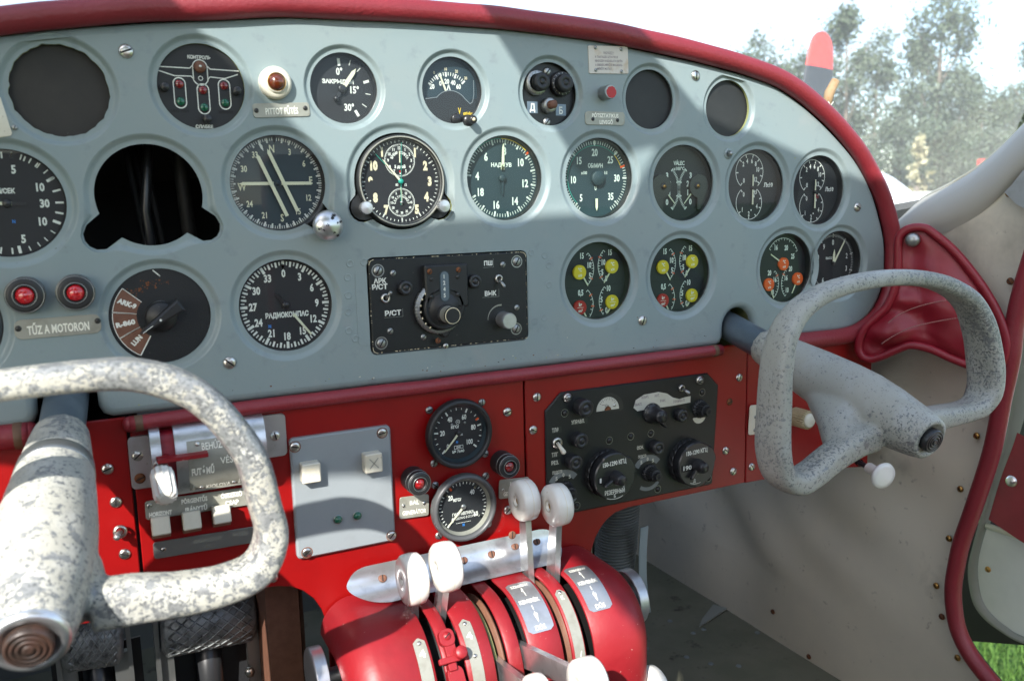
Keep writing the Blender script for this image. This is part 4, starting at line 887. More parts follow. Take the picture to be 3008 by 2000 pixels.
b.prism(rrect(x0 + 2, cy, x1 - 0, y1 - 1, 1.5), 1.2, 10, 'black', bev=1.4); b.lathe([(19.5, 1.2), (19.5, 9), (18.5, 10), (16.5, 10), (16, 9.2), (14, 9.2), (13.6, 10), (.01, 10.2)], 'black', (cx, cy, 0), seg=60)
b.prism([(cx - 8, cy - 18), (cx, cy - 27), (cx + 3, cy - 27), (cx + 10, cy - 17)], 1.2, 6, 'black', bev=1); b.build('tuning_housing', t)
b = MB(); b.lathe([(22, 1.2), (23.4, 3), (23.4, 6.5), (22, 8.2), (20, 8.6)], 'zinc', (cx - 3.5, cy, 0), seg=96, flute=-.015)
for i in range(7): p_ = pol(-48 - i * 16, 20.6, (cx - 2, cy)); b.lathe([(.9, 8.6), (.7, 9), (.01, 9)], 'cream', (*p_, 0), seg=8)
b.build('tuning_ring', t)
b = MB(); wx, wy = L1(A5(1710, 1045), 10); b.prism(rrect(wx - 4.6, wy - 14, wx + 4.6, wy + 13.5, 4.5), 10, 10.35, 'dialblue'); b.prism(rrect(wx - 3.8, wy - 13.4, wx + 3.8, wy + 12.8, 3.8), 10.35, 10.5, 'steeltube')
for i, s_ in enumerate('1245'): b.text(s_, wx - .5, wy + 8.4 - i * 5.6, 3.7, 10.6, W_, wt=.02)
b.build('channel_window', t)
for c in (A5(1575, 915), A5(1835, 900)): x, y = L1(c, 10); b = MB(); screw(b, x, y, 10, 2.5, 'rust', 50); b.build('screw', t)
for c in (A5(1590, 985), A5(1827, 965), A5(1592, 1145), A5(1830, 1125)): x, y = L1(c, 10); b = MB(); screw(b, x, y, 10, 1.9, 'darkscrew', 20); b.build('screw', t)
x, y = L1(K(750, 1000, 1720, 50), 6); b = MB(); screw(b, x, y, 6, 2.6, 'steel', 70); b.build('screw', t)
x, y = L1(A5(1650, 1540), 6); b = MB(); screw(b, x, y, 6, 2.6, 'rust', 70); b.build('screw', t)
kx, ky = L1(A5(1785, 1315), 26); b = MB(); b.lathe([(9, 10), (8.6, 12), (7.6, 13), (7.6, 24.5), (6.9, 26), (.01, 26)], 'black', (kx, ky, 0), seg=56, flute=-.05)
b.lathe([(7.3, 25.8), (6.9, 26.15), (6.6, 26.05)], 'cream', (kx, ky, 0), seg=40); b.lathe([(7.75, 14), (7.8, 24)], 'plate', (kx, ky, 0), seg=28, flute=-.09); b.build('tuning_knob', t)
kx, ky = L1(K(750, 500, 2300, 1362), 16); b = MB(); b.lathe([(7.6, 1.2), (7.6, 14.5), (6.9, 16), (.01, 16)], 'alum', (kx, ky, 0), seg=72, flute=-.035); b.build('volume_knob', t)
b = MB()
for i in range(8): b.arc((kx - 2, ky + 1), 13.5 - i * .12, -92 + i * 12, -80 + i * 12, .5 + i * .14, 1.3, 'plate', 2)
b.build('volume_scale', t)
# ================================================================== lower radio compass box
p0b = V((.3560, 0, -.2715))
t = onpanel('radio_compass_box', 'black chamfered radio box in the red panel with two large 150-1290 КГЦ tuning drums', 'radio', p0b)
OUT = 7.0
def L2(c, y=0):
    p = U(*c, y=-(y + OUT) * .001); return ((p.x - p0b.x) * 1000, (p.z - p0b.z) * 1000)
Q = lambda x, y: K(1500, 1000, x, y)
o_ = [L2(Q(*c)) for c in ((345, 655), (490, 480), (1820, 305), (1918, 415), (1862, 1305))]; o_ = [o_[0], o_[1], o_[2], o_[3], (o_[4][0], o_[4][1]), (o_[4][0] - 4, -60.5), (o_[0][0] + 4, -60.5), (o_[0][0], -57)]
if area(o_) < 0: o_ = o_[::-1]
b = MB(); b.prism(o_, -OUT, 0, 'crackle', bev=1.2); b.build('front_plate', t)
for c in ((560, 532), (1765, 372)): x, y = L2(Q(*c), 4); b = MB(); b.lathe([(4.6, 0), (4.6, 2), (3.4, 2.6)], 'steel', (x, y, 0), seg=24); screw(b, x, y, 2.2, 3.3, 'zinc', 10, 2.5); b.build('screw', t)
for c in ((520, 668), (1768, 478), (1120, 880), (1303, 852), (925, 917), (1365, 1358), (1825, 1258), (630, 1510)): x, y = L2(Q(*c)); b = MB(); b.arc((x, y), 3.9, 0, 360, .35, .1, 'zinc', 20); screw(b, x, y, 0, 2.8, 'darkscrew', 60, 2.2); b.build('screw', t)
b = MB(); zt = .25
for c, s_, h_, w_ in (((640, 745), 'УПРАВЛ.', 3.3, 13), ((435, 822), 'ТЛФ', 3.6, 6.5), ((430, 1045), 'ТЛГ', 3.6, 6), ((432, 1118), 'РЕЗ.', 3.4, 7), ((455, 1207), 'ПОДСТР.', 2.8, 10), ((1205, 980), 'ОСН.', 3, 7), ((1225, 1062), 'ПОДСТР.', 2.6, 9), ((1272, 1085), '0', 3.4, 2), ((1215, 1115), '5', 3.4, 2), ((1320, 1097), '5', 3.4, 2), ((508, 1230), '0', 3.4, 2), ((445, 1265), '5', 3.4, 2), ((565, 1243), '5', 3.4, 2)):
    x, y = L2(Q(*c)); b.text(s_, x, y, h_ * 1.15, zt, 'scaleplate', w=w_ * 1.18, wt=.015)
for c, w_, h_ in (((655, 745), 19, 6), ((448, 822), 11, 6), ((440, 1045), 11, 6), ((438, 1118), 11, 6), ((1210, 975), 10, 5.5)): x, y = L2(Q(*c)); b.prism(rrect(x - w_ / 2, y - h_ / 2, x + w_ / 2, y + h_ / 2, 1), .0, .12, 'satin')
for c, r_ in (((1275, 1215), 17), ((515, 1360), 17)):
    x, y = L2(Q(*c)); b.arc((x, y), r_, -60, 50, 6.5, .12, 'hose', 12); b.arc((x, y), r_, 130, 215, 4, .12, 'hose', 12)
b.build('lettering', t)
b = MB(); x, y = L2(Q(925, 590)); xa, ya = L2(Q(795, 660)); P = [pol(a, 16.5, (x + .5, y - 5)) for a in range(-84, 100, 10)]; P = P + [(x + 14, y - 8), (xa, ya)]
P = P[::-1] if area(P) < 0 else P; b.prism(P, 0, .15, 'satin'); P = [pol(a, 13.6, (x - 2, y - 5.5)) for a in range(-90, 91, 10)]; b.prism(P[::-1], .15, .3, 'scaleplate')
for i in range(11): b.tick(-50 + i * 10, 10.2 if i % 2 == 0 else 11.2, 13, .3, .4, 'dark', (x - 2, y - 5.5))
b.line((x - 9, y + .5), (x - 2.5, y + .5), .4, .4, 'dark'); P = [pol(a, 4, (x - 2, y - 5.5)) for a in range(-90, 91, 20)]; b.prism(P[::-1], .3, .6, 'rust'); b.text('И-АРК', x - 3, y - 1.2, 1.6, .4, 'dark', w=5); b.lathe([(1.6, .3), (1.4, 1), (.01, 1.1)], 'steel', (x + 6, y - 1.5, 0), seg=12); b.build('tuning_meter', t)
b = MB(); P = [L2(Q(*c)) for c in ((1145, 620), (1165, 550), (1240, 500), (1370, 475), (1450, 490), (1500, 525), (1560, 540), (1620, 520), (1662, 512), (1660, 570), (1500, 600), (1400, 615), (1300, 625), (1180, 650))]; P = P[::-1] if area(P) < 0 else P
b.prism(offset(P, .4), 0, .12, 'satin'); b.prism(P, .12, .22, 'scaleplate')
for c, s_, w_ in (((1188, 588), 'ВЫКЛ.', 9), ((1250, 522), 'КОМП.', 9), ((1357, 508), 'АНТ.', 6.5), ((1410, 553), 'РАМ.', 7), ((1555, 557), 'Л РАМКА П', 15)): x, y = L2(Q(*c)); b.text(s_, x, y, 2.7, .3, 'ink', w=w_, wt=.01)
b.build('mode_scale', t)
def plainknob(c, r, h, **k): capk(t, Q(*c), L2, 0, r, h, **k)
plainknob((720, 628), 8.8, 12); plainknob((680, 925), 7.8, 9); plainknob((628, 1125), 7.8, 10); plainknob((1380, 990), 7.4, 9); plainknob((1600, 695), 7.0, 7)
def fluted(c, r, h, name='knob', nose=True):
    x, y = L2(Q(*c), h); b = MB(); b.lathe([(r * 1.25, 0), (r * 1.25, 2), (r * 1.05, 3), (r, 4), (r * .86, h * .7), (r * .6, h * .74), (r * .55, h), (.01, h)], 'black', (x, y, 0), seg=40, flute=-.09); b.lathe([(r * .28, h), (r * .25, h + .2), (.01, h + .2)], 'dark', (x, y, 0), seg=12); return b.build(name, t)
fluted((1835, 655), 8.2, 16); fluted((1380, 1250), 7.6, 17); fluted((605, 1415), 7.6, 17)
x, y = L2(Q(1415, 705), 20); b = MB(); b.lathe([(11, 0), (11, 2), (9, 3.5), (8, 4), (7, 16), (6, 20), (.01, 20)], 'satin', (x, y, 0), seg=36); o_ = bar(140, 2, 19, 7, 2.2, (x, y), tip=2); b.prism(o_ if area(o_) > 0 else o_[::-1], 4, 10, 'satin', bev=1)
for a in (-60, -35, 0): b.line(pol(a, 8.6, (x, y)), pol(a, 10.8, (x, y)), .6, 2.4, W_)
b.build('mode_knob', t)
for c, s1_, s2_, ang, num in (((975, 1250), '150-1290 КГЦ', 'РЕЗЕРВНЫЙ', 248, '1'), ((1720, 1140), '150-1290 КГЦ', 'ОСНОВНОЙ', 222, '190')):
    x, y = L2(Q(*c), 14); big = num == '1'; b = MB()
    b.lathe([(25, 0), (25, 5), (24, 6)], 'black', (x - 2, y + 1.5, 0), seg=40, flute=-.05); P = []
    for i in range(60):
        a = i * 6; r_ = 25.0 + (1.6 if (45 < a < 85) else 0) - (1.2 if 180 < a < 330 else 0); P.append(pol(a, r_, (x, y)))
    b.prism(P[::-1], 3, 14, 'satin', bev=1.2); b.build('tuning_drum', t)
    b = MB(); b.text(s1_, x, y + 14.5, 4.6, 14.1, W_, w=28, wt=.015, rot=-2)
    if big: b.text(s2_, x, y - 14.5, 4.6, 14.1, W_, w=24, wt=.01); b.text('Б', x, y - 19.8, 3.6, 14.1, W_); b.arc((x, y), 23, 155, 205, .6, 14.1, W_)
    else: b.text('ОЙ', x + 1, y - 8.5, 2.6, 14.1, W_); b.text('Д', x - 3, y - 17, 3.2, 14.1, W_); b.arc((x, y), 20.5, 165, 205, .6, 14.1, W_)
    b.build('lettering', t)
    b = MB(); b.prism(rrect(x - 20.5, y - 5, x - 3, y + 2.6, .8), 14, 14.15, 'dark'); b.text(num, x - (17 if big else 12.5), y - 1, 4.8, 14.3, W_, w=2 if big else 11, wt=.02); b.build('frequency_window', t)
    b = MB(); b.lathe([(7.5, 14), (7, 19), (5.6, 26), (4.8, 27), (.01, 27)], 'satin', (x + 1, y - .5, 0), seg=32); o_ = bar(ang, 3, 16, 6, 3, (x + 1, y - .5), tip=1.5); b.prism(o_ if area(o_) > 0 else o_[::-1], 16, 20, 'satin', bev=1); b.build('crank', t)
toggle(t, Q(450, 938), L2, 0, r=5.6, tilt=(.15, -.75), L=12, m='steel', stick='ivory', sr=2.3); toggle(t, Q(1578, 440), L2, 0, r=3.8, tilt=(.1, -.3), L=11, stick='zinc', sr=1.7)
x, y = L2(Q(1740, 720)); b = MB(); P = [pol(a, 9, (x, y + 4)) for a in range(100, 260, 12)]; b.prism(P[::-1], 0, .2, 'scaleplate'); b.build('dial_rim', t)
# ================================================================== grey switch plate
a1, a2, a3, a4 = U(*K(750, 1000, 292, 900), y=-.003), U(*K(750, 1000, 1208, 762), y=-.003), U(1167, 1588, y=-.003), U(880, 1642, y=-.003)
pg = (a1 + a2 + a3 + a4) / 4; t = onpanel('switch_plate', 'grey screwed-on plate with two square white buttons and two green lamps', 'switch plate', pg, out=-.003)
L3 = lambda c, y=0: ((U(*c, y=-(y + 3) * .001).x - pg.x) * 1000, (U(*c, y=-(y + 3) * .001).z - pg.z) * 1000)
w2, h2 = ((a2 - a1).x + (a3 - a4).x) * 250, ((a1 - a4).z + (a2 - a3).z) * 250
b = MB(); b.prism(rrect(-w2, -h2, w2, h2, 4), -3, 3, 'greyplate', bev=1.6); b.build('plate', t)
for c in (K(750, 1000, 365, 968), K(750, 1000, 1155, 842), K(750, 1490, 475, 418), K(750, 1490, 1240, 265)): x, y = L3(c, 3); b = MB(); b.arc((x, y), 4.7, 0, 360, .8, 3.03, 'brown', 20); screw(b, x, y, 3, 4.2, 'steel', (20 + x * 9) % 170, 1.2); b.build('screw', t)
for c, ch in ((K(750, 1000, 517, 1210), 0), (K(750, 1000, 1082, 1118), 1)):
    x, y = L3(c, 13); b = MB(); b.prism(rrect(x - 8, y - 8.6, x + 8, y + 8.6, 1.4), 3, 13, 'ivory', bev=1.0); b.build('button', t)
    b = MB()
    if ch: b.line((x - 4, y + 4.5), (x + 4, y - 4.5), 1, 13.05, 'plate'); b.line((x - 4, y - 4.5), (x + 4, y + 4.5), 1, 13.05, 'plate')
    else: b.line((x - 4, y + 4), (x + 3, y + 3.6), .7, 13.05, 'cream'); b.line((x - 4, y - 3.6), (x - 1, y - 1), .7, 13.05, 'cream')
    b.build('button_mark', t)
for c in (K(750, 1490, 757, 120), K(750, 1490, 932, 85)):
    x, y = L3(c, 4); b = MB(); b.lathe([(4.2, 3), (4.2, 3.9), (3.7, 4.1)], 'zinc', (x, y, 0), seg=24); b.lathe([(3.7 * cos(a * pi / 12), 4 + 2.8 * sin(a * pi / 12)) for a in range(7)], 'green', (x, y, 0), seg=24); b.build('lamp', t)
# ================================================================== landing gear lever module (half drum)
t = thing('gear_lever_unit', 'bare aluminium half-drum unit with a red guard and fluted white lever knob', 'lever unit', (-.072, 0, -.2165), rot=(pi / 2, 0, 0))
pl = V((-.072, 0, -.2165)); L4 = lambda c, y=0: ((U(*c, y=-y * .001).x - pl.x) * 1000, (U(*c, y=-y * .001).z - pl.z) * 1000)
b = MB(); xl, xr, RH, RD = -43, 44, 29.5, 20
prof = [(RH * cos(pi * i / 24), RD * sin(pi * i / 24) ** .8 if 0 < i < 24 else 0) for i in range(25)]
sl0, sl1 = xl + 7.5, xl + 17.5
for xa, xb in ((xl, sl0), (sl1, xr)): b.grid([[(xa, y, z) for y, z in prof], [(xb, y, z) for y, z in prof]], 'aluminium')
for x_ in (xl, sl0, sl1, xr): b.add([(x_, y, z) for y, z in prof], [list(range(25))], 'aluminium')
b.grid([[(sl0, y * .84, z * .80) for y, z in prof], [(sl1, y * .84, z * .80) for y, z in prof]], 'vinylpouch')
b.grid([[(sl0, y, z) for y, z in prof[:3]], [(sl1, y, z) for y, z in prof[:3]]], 'aluminium'); b.build('drum', t)
for c0, c1, c2, c3 in (((1150, 865), (1320, 865), (1220, 1350), 0),): pass
fl = L4(K(0, 1000, 1150, 900)); fb = L4(K(0, 1000, 1225, 1350))
b = MB(); b.prism(rrect(fl[0], fb[1], xl + 3, fl[1] + 2, 4), -2.5, -.6, 'alum', bev=.4); b.build('flange', t)
fr = L4((840, 1250)); b = MB(); b.prism(rrect(xr - 3, fr[1] - 26, fr[0], fr[1] + 11, 4), -2.5, -.6, 'alum', bev=.4); b.build('flange', t)
for c, m in (((1243, 1043), 'brass'), ((1265, 1245), 'rust')): x, y = L4(K(0, 1000, *c)); b = MB(); screw(b, x, y, -.6, 4.2, 'steel' if m == 'brass' else m, 40 if m == 'brass' else 20); b.build('screw', t)
x, y = L4(K(750, 1000, 180, 862)); b = MB(); screw(b, x, y, -.6, 4.2, 'steel', 100); b.build('screw', t)
b = MB()
def dr(x, s_, lift=.3):           # point on the half drum, s_ = angle from top in degrees
    a = radians(s_); return (x, (RH + lift) * cos(a), (RD + lift) * (sin(a) ** .8 if 0 < a < pi else 0))
def wraptext(b, s_, x, ang, h, m, w, f=dr, rad=25.0, lift=.6, wt=.01, slope=0):
    vs, fs, cx, cy, hh = glyphs(s_, wt); kx = w / max(1e-6, max(v.x for v in vs) - min(v.x for v in vs)); k = h / .7
    b.add([f(x + (v.x - cx) * kx, ang - math.degrees((v.y - cy) * k / rad), lift) for v in vs], fs, m)
b.grid([[dr(x, a, .35) for a in range(56, 150, 6)] for x in (-17, 36)], 'plate'); b.build('name_plate', t)
b = MB(); wraptext(b, 'BEHÚZVA', 5, 66, 5, 'etch', 22); wraptext(b, 'VÉSZ', 14, 92, 4.4, 'etch', 14); wraptext(b, 'FUTÓMŰ', -6.5, 104, 4.8, 'etch', 17, wt=.04); wraptext(b, 'KIOLOVA', 5, 141, 4.4, 'etch', 19, wt=.04)
for x in (-14, 21): wraptext(b, '↓', x, 140, 6, 'etch', 2.4, wt=.03)
b.build('lettering', t)
for x, a in ((-9, 62), (-8.5, 141), (16.5, 141)): q = dr(x, a, .3); b = MB(); T = Matrix.Translation(q) @ facing((0, cos(radians(a)), sin(radians(a)))); b.lathe([(2, 0), (1.8, .8), (1, 1.3), (.01, 1.4)], 'steel', seg=16, T=T); b.build('rivet', t)
b = MB(); g0 = L4(K(0, 1000, 1420, 1085), 21); g1 = L4(K(0, 1000, 1880, 1040), 26)
b.box(((g0[0] + g1[0]) / 2, (g0[1] + g1[1]) / 2 + 1, 24), (g1[0] - g0[0], 3.0, 9), 'redcast', T=None); b.box((g0[0] + 4, g0[1] - 3, 18), (9, 12, 8), 'redcast'); b.build('guard', t)
kq = L4(K(0, 1000, 1490, 1360), 40); b = MB(); e = V((kq[0], kq[1], 40)); s0 = V((kq[0] - .5, kq[1] + 15, 17)); d_ = (e - s0).normalized()
T = Matrix.Translation(s0) @ facing(d_); b.lathe([(5.4, -4), (6, 4), (6.4, 6), (6.2, 8)], 'steel', seg=24, T=T); b.build('lever_stem', t)
b = MB(); LL = (e - s0).length; b.lathe([(7, 7), (8.4, 8), (8.8, 10), (8.8, LL + 4), (8.2, LL + 7), (5, LL + 8.4), (.01, LL + 8.6)], 'whiteknob', seg=24, T=T, flute=-.13); b.build('lever_knob', t)
# three square buttons and their plates
placard((*K(0, 1000, 1312, 1535), 15.5), (*K(750, 1000, 10, 1390), 15.5), [('PÖRGENTŐS', -6, 3.8, 4, 20), ('ÖSSZEZŐ', 23, 3.8, 4, 17), ('HORIZONT', -32, -4, 4, 17), ('IRÁNYTŰ', -5, -3.5, 4, 17), ('CSAP', 23, -3.5, 4, 11)], 'long metal plate engraved HORIZONT, IRÁNYTŰ and CSAP above three square buttons', heads=[(-40, 4)], hs='steel', wt=.03)
placard((*K(0, 1490, 1385, 390), 14), (*K(0, 1490, 2300, 240), 14), [('BEKAPCSOLÁS', 2, 2.5, 3.2, 22), ('- KI -', 2, -3.2, 3.2, 10), ('FŰTÉS', 28, 3, 3.2, 12)], 'grey metal strip plate with faint lettering below three square buttons', m='zinc', ink='plate', heads=[(-32, 0)], hs='steel')
for c, lb in (((1458, 205), 'square white push button under HORIZONT'), ((1738, 155), 'square white push button under IRÁNYTŰ'), ((2010, 100), 'square white push button under CSAP')):
    p = U(*K(0, 1490, *c), y=-.014); t = onpanel('push_button', lb, 'button', p, 'square white push buttons on the red panel', out=-.014)
    T = Matrix.Rotation(radians(-14), 4, 'X'); b = MB(); b.prism(rrect(-6.9, -7.2, 6.9, 7.2, 1.2), 3, 14.5, 'ivory', T=T, bev=.9); b.build('cap', t)
    b = MB(); b.prism(rrect(-7.1, -9, 7.1, 5, .8), -1, 7, 'brown', bev=.5); b.build('base', t)
t = onpanel('toggle_switch', 'small round nickel toggle switch on the red panel left of the square buttons', 'switch', U(*K(0, 1490, 1085, 215), y=-.002)); toggle(t, (0, 0), lambda c: (0, 0), 0, r=5.4, tilt=(-.3, -.1), L=9, m='steel', stick='zinc', sr=2.6)
# cream knob and plate on the right red sheet
t = onpanel('plastic_knob', 'ribbed cream knob on the red panel seen through the right yoke', 'knob', U(2385, 1237, y=-.028), out=-.028)
b = MB(); b.lathe([(11, 2), (11, 22), (10, 24), (8.5, 24.5)], 'creamdark', seg=48, flute=-.10); b.build('skirt', t); b = MB(); b.lathe([(8.2, 24), (8, 25.4), (7, 26), (.01, 26.2)], 'ivory', seg=36); b.build('cap', t)
placard((*K(1500, 1000, 2150, 720), 34), (*K(1500, 1000, 2330, 700), 34), [], 'ivory plate with screws half hidden by the right yoke rim', m='ivory', hs='zinc', heads=[(-6, 3), (-6, -12)], r=3)
# white pull knob below the right red sheet
p = U(*K(2248, 1000, 1055, 1215), y=-.075); t = thing('pull_knob', 'white mushroom-shaped pull knob on a dark rod below the right yoke', 'knob', (p.x, p.y, p.z), rot=(pi / 2 + .10, 0, -.16))
b = MB(); b.lathe([(.01, -5), (5.4, -4.6), (14, -1), (15.4, 1.5), (14.6, 3.4), (10, 4.2), (.01, 4.4)], 'whiteknob', seg=44); b.lathe([(6.2, -22), (6.4, -20), (6, -10), (7, -4)], 'whiteknob', seg=28); b.build('knob_head', t)
b = MB(); b.lathe([(3, -75), (3, -22)], 'satin', seg=16); b.lathe([(4.4, -40), (4.4, -36)], 'dark', seg=16); b.build('rod', t)
# ================================================================== yokes
def bake(o, vox, smooth, name, m, parent):
    md = o.modifiers.new('r', 'REMESH'); md.mode = 'VOXEL'; md.voxel_size = vox
    sm = o.modifiers.new('s', 'SMOOTH'); sm.factor = .5; sm.iterations = smooth
    bpy.context.view_layer.update()
    me = bpy.data.meshes.new_from_object(o.evaluated_get(bpy.context.evaluated_depsgraph_get()))
    me.materials.clear(); me.materials.append(M[m]); me.polygons.foreach_set('use_smooth', [True] * len(me.polygons)); me.name = name
    bpy.data.objects.remove(o); q = bpy.data.objects.new(name, me); C.objects.link(q)
    if parent: q.parent = parent
    return q
def yoke(label, x0, xe, ze, rimpts, m, capm, band=False, bs=1.0):
    """shaft leaves the panel at (x0, 0, -.160); the hub ends at (xe, -.242, ze); rimpts: (u, v, in-plane w, depth) on the plane Y=-.2"""
    P0 = V((x0, .02, -.1585)); P1 = V((xe, -.242, ze)); ax = (P1 - P0).normalized(); L = (P1 - P0).length
    t = thing('control_yoke', label, 'control yoke', P0, 'control yokes')
    T = facing(ax)
    def at(d): return ax * d
    b = MB(1); b.lathe([(.0155, -.04), (.0155, L - .10)], 'steeltube', seg=40, T=T); b.build('shaft', t)
    b = MB(1)
    hub = [(.001, L - .208), (.0185, L - .208), (.0195, L - .200), (.0225, L - .170), (.0262, L - .130), (.0285, L - .095), (.0290, L - .07), (.0270, L - .045), (.0235, L - .02), (.0208, L - .006), (.0190, L - .001), (.001, L)]
    b.lathe(hub, m, seg=40, T=T)
    hc = P0 + ax * ((-.2 - P0.y) / ax.y)           # hub axis on the rim plane
    pts = [V((hc.x + u, -.2 + (q[4] if len(q) > 4 else 0), hc.z + v)) - P0 for q in rimpts for u, v in ((q[0], q[1]),)]
    k = 8; path = catmull(pts, k); sec = []
    n = len(rimpts)
    for i in range(len(path)):
        f = i / k; a = min(int(f), n - 2); g = f - a; g = g * g * (3 - 2 * g)
        sec.append((rimpts[a][3] / 2 * (1 - g) + rimpts[a + 1][3] / 2 * g, rimpts[a][2] / 2 * (1 - g) + rimpts[a + 1][2] / 2 * g))
    # first radius: along Y (depth); second: in the rim plane
    b.tube([p for p in path], sec, m, seg=28, up=(0, 1, 0), sec=.62)
    # root fairings
    for s_ in (0, -1):
        q = path[s_]; c_ = hc - P0 + V((0, -.002, 0))
        b.tube([c_ + V((0, .03, .004)), (c_ + q) / 2 + V((0, .012, 0)), q], [(.028, .024), (.022, .024), (rimpts[s_][3] / 2 * .98, rimpts[s_][2] / 2 * .98)], m, seg=24, up=(0, 1, 0), sec=.85)
    for i_ in (13,):
        b.tube([ax * (L - .115) + V((0, 0, -.006)), (ax * (L - .09) + path[i_]) / 2 + V((0, .004, 0)), path[i_]], [(.024, .018), (.020, .016), (.011, .009)], m, seg=24, up=(0, 1, 0), sec=.8)
    body = bake(b.build('tmp'), .0019, 5, 'wheel', m, t)
    b = MB(1); Te = T @ Matrix.Translation((0, 0, L))
    b.lathe([(.0192, -.004), (.0188, .0006), (.0165, .0022), (.0145, .0022), (.0138, .0006), (.0110, .0002), (.0108, -.002)], m if not band else 'aluminium', seg=44, T=Te); b.build('end_ring', t)
    b = MB(1); b.lathe([(r_ * bs, z_) for r_, z_ in [(.0104, -.004), (.0104, .0052), (.0098, .0062), (.0086, .0064), (.0084, .0058), (.0078, .0058), (.0076, .0066), (.0062, .0066), (.0060, .0060), (.0054, .0060), (.0052, .0068), (.0036, .0068), (.0034, .0062), (.0028, .0062), (.0026, .0070), (.001, .0070), (.0001, .0069)]], capm, seg=40, T=Te); b.build('push_button', t)
    if band:
        b = MB(1); b.lathe([(.0230, L - .165), (.02345, L - .1645), (.0246, L - .152), (.0241, L - .1515)], 'steeltube' if False else 'zinc', seg=44, T=T); b.build('band', t)
    return t
RP = [(-.020, -.016, .026, .026), (-.0424, -.0190, .025, .026), (-.0700, -.0290, .022, .026), (-.0920, -.0390, .020, .028), (-.1100, -.0430, .020, .030), (-.1270, -.0330, .019, .032), (-.1345, -.0100, .0175, .034), (-.1345, .0250, .0160, .033), (-.1330, .0580, .0155, .031), (-.1270, .0830, .0155, .028), (-.1130, .1010, .0150, .025), (-.0890, .1135, .0145, .023), (-.0560, .1205, .0140, .022), (-.0126, .1235, .0140, .022), (.0330, .1205, .0145, .023), (.0700, .1110, .0155, .026), (.0990, .0945, .0165, .030), (.1180, .0680, .0170, .034), (.1300, .0320, .0175, .036), (.1310, .0080, .0180, .034), (.1190, -.0060, .0180, .030), (.0980, -.0095, .0185, .027), (.0700, -.0100, .0205, .026), (.0420, -.0110, .024, .026), (.020, -.013, .026, .026)]
yoke('grey control yoke with chipped paint and black end button in front of the right gauges', .4830, .4805, -.2262, RP, 'yoke', 'satin')
LP = [(-.020, -.020, .028, .026), (-.0424, -.0210, .026, .026), (-.0700, -.0270, .022, .026), (-.0920, -.0360, .020, .028), (-.1080, -.0400, .020, .030), (-.1220, -.0300, .019, .032), (-.1270, -.0100, .0185, .032), (-.1270, .0250, .0175, .031), (-.1240, .0550, .0170, .029), (-.1150, .0800, .0170, .026), (-.0950, .0990, .0165, .024), (-.0650, .1095, .0160, .024), (-.0300, .1125, .0160, .024), (.0120, .1138, .0165, .024), (.0340, .1140, .0170, .025), (.0560, .1125, .0180, .027), (.0768, .1050, .0190, .028), (.0935, .0930, .0190, .030), (.1079, .0735, .0190, .032), (.1180, .0532, .0190, .033), (.1232, .0254, .0190, .033), (.1260, .0039, .0190, .032), (.1168, -.0150, .0200, .030), (.0973, -.0212, .0215, .028), (.0726, -.0215, .0240, .026), (.0436, -.0185, .0275, .026), (.024, -.018, .028, .026)]
yoke('sunlit worn grey control yoke with brown end button at the lower left', -.1690, -.1880, -.2355, LP, 'yokeworn', 'brownbtn', band=True, bs=1.12)
# dark tunnels behind the arches
for cx in (AL, AR):
    b = MB(1); b.grid([[V((cx + .034 * cos(a * pi / 6), y, -.158 + .034 * sin(a * pi / 6))) for a in range(-3, 10)] for y in (.006, .12)], 'dark' if cx == AL else 'primer')
    b.add([V((cx - .05, .12, -.21)), V((cx + .05, .12, -.21)), V((cx + .05, .12, -.11)), V((cx - .05, .12, -.11))], [(0, 1, 2, 3)], 'dark')
    tag(b.build('shaft_tunnel'), 'dark opening round the %s yoke shaft' % ('left' if cx == AL else 'right'), 'tunnel')
# ================================================================== throttle quadrant
CY, CZ, CR = -.050, -.430, .0645
def cyl(x, phi, lift=0):           # phi: 0 top .. 90 front
    a = radians(phi); r = CR + lift; return V((x, CY - r * sin(a), CZ + r * cos(a)))
def oncyl(c, lift=0):
    d = ray(*c); r = CR + lift; oy, oz = CP.y - CY, CP.z - CZ; A = d.y ** 2 + d.z ** 2; B = 2 * (oy * d.y + oz * d.z); Q_ = oy * oy + oz * oz - r * r; D = B * B - 4 * A * Q_
    if D < 0: return None
    t = (-B - sqrt(D)) / 2 / A; p = CP + d * t; return p.x, math.degrees(atan2(-(p.y - CY), p.z - CZ))
def hprof(lift=0):
    P = [(.0, CZ + CR + lift)] + [(CY * i / 3, CZ + CR + lift) for i in (1, 2)]
    P += [(CY - (CR + lift) * sin(radians(a)), CZ + (CR + lift) * cos(radians(a))) for a in range(0, 91, 6)]
    return P + [(CY - CR - lift, CZ - .03), (CY - CR - lift + .004, CZ - .07), (CY - CR - lift + .012, CZ - .13)]
def barstrip(b, x0, x1, m='redcast', rl=0, rr=0):
    xs = []; n = 9
    if rl: xs += [(x0 + rl * (1 - cos(pi / 2 * i / n)), rl * (1 - sin(pi / 2 * i / n))) for i in range(n)]
    else: xs += [(x0, .0022), (x0, .0006), (x0 + .0006, 0)]
    if rr: xs += [(x1 - rr * (1 - cos(pi / 2 * i / n)), rr * (1 - sin(pi / 2 * i / n))) for i in reversed(range(n))]
    else: xs += [(x1 - .0006, 0), (x1, .0006), (x1, .0022)]
    b.grid([[V((x, y if i else y, z)) for i, (y, z) in enumerate(hprof(-d))] for x, d in xs], m)
tq = thing('throttle_quadrant', 'red humped throttle quadrant with curved slots below the red panel', 'throttle quadrant', (0, 0, 0))
b = MB(1)
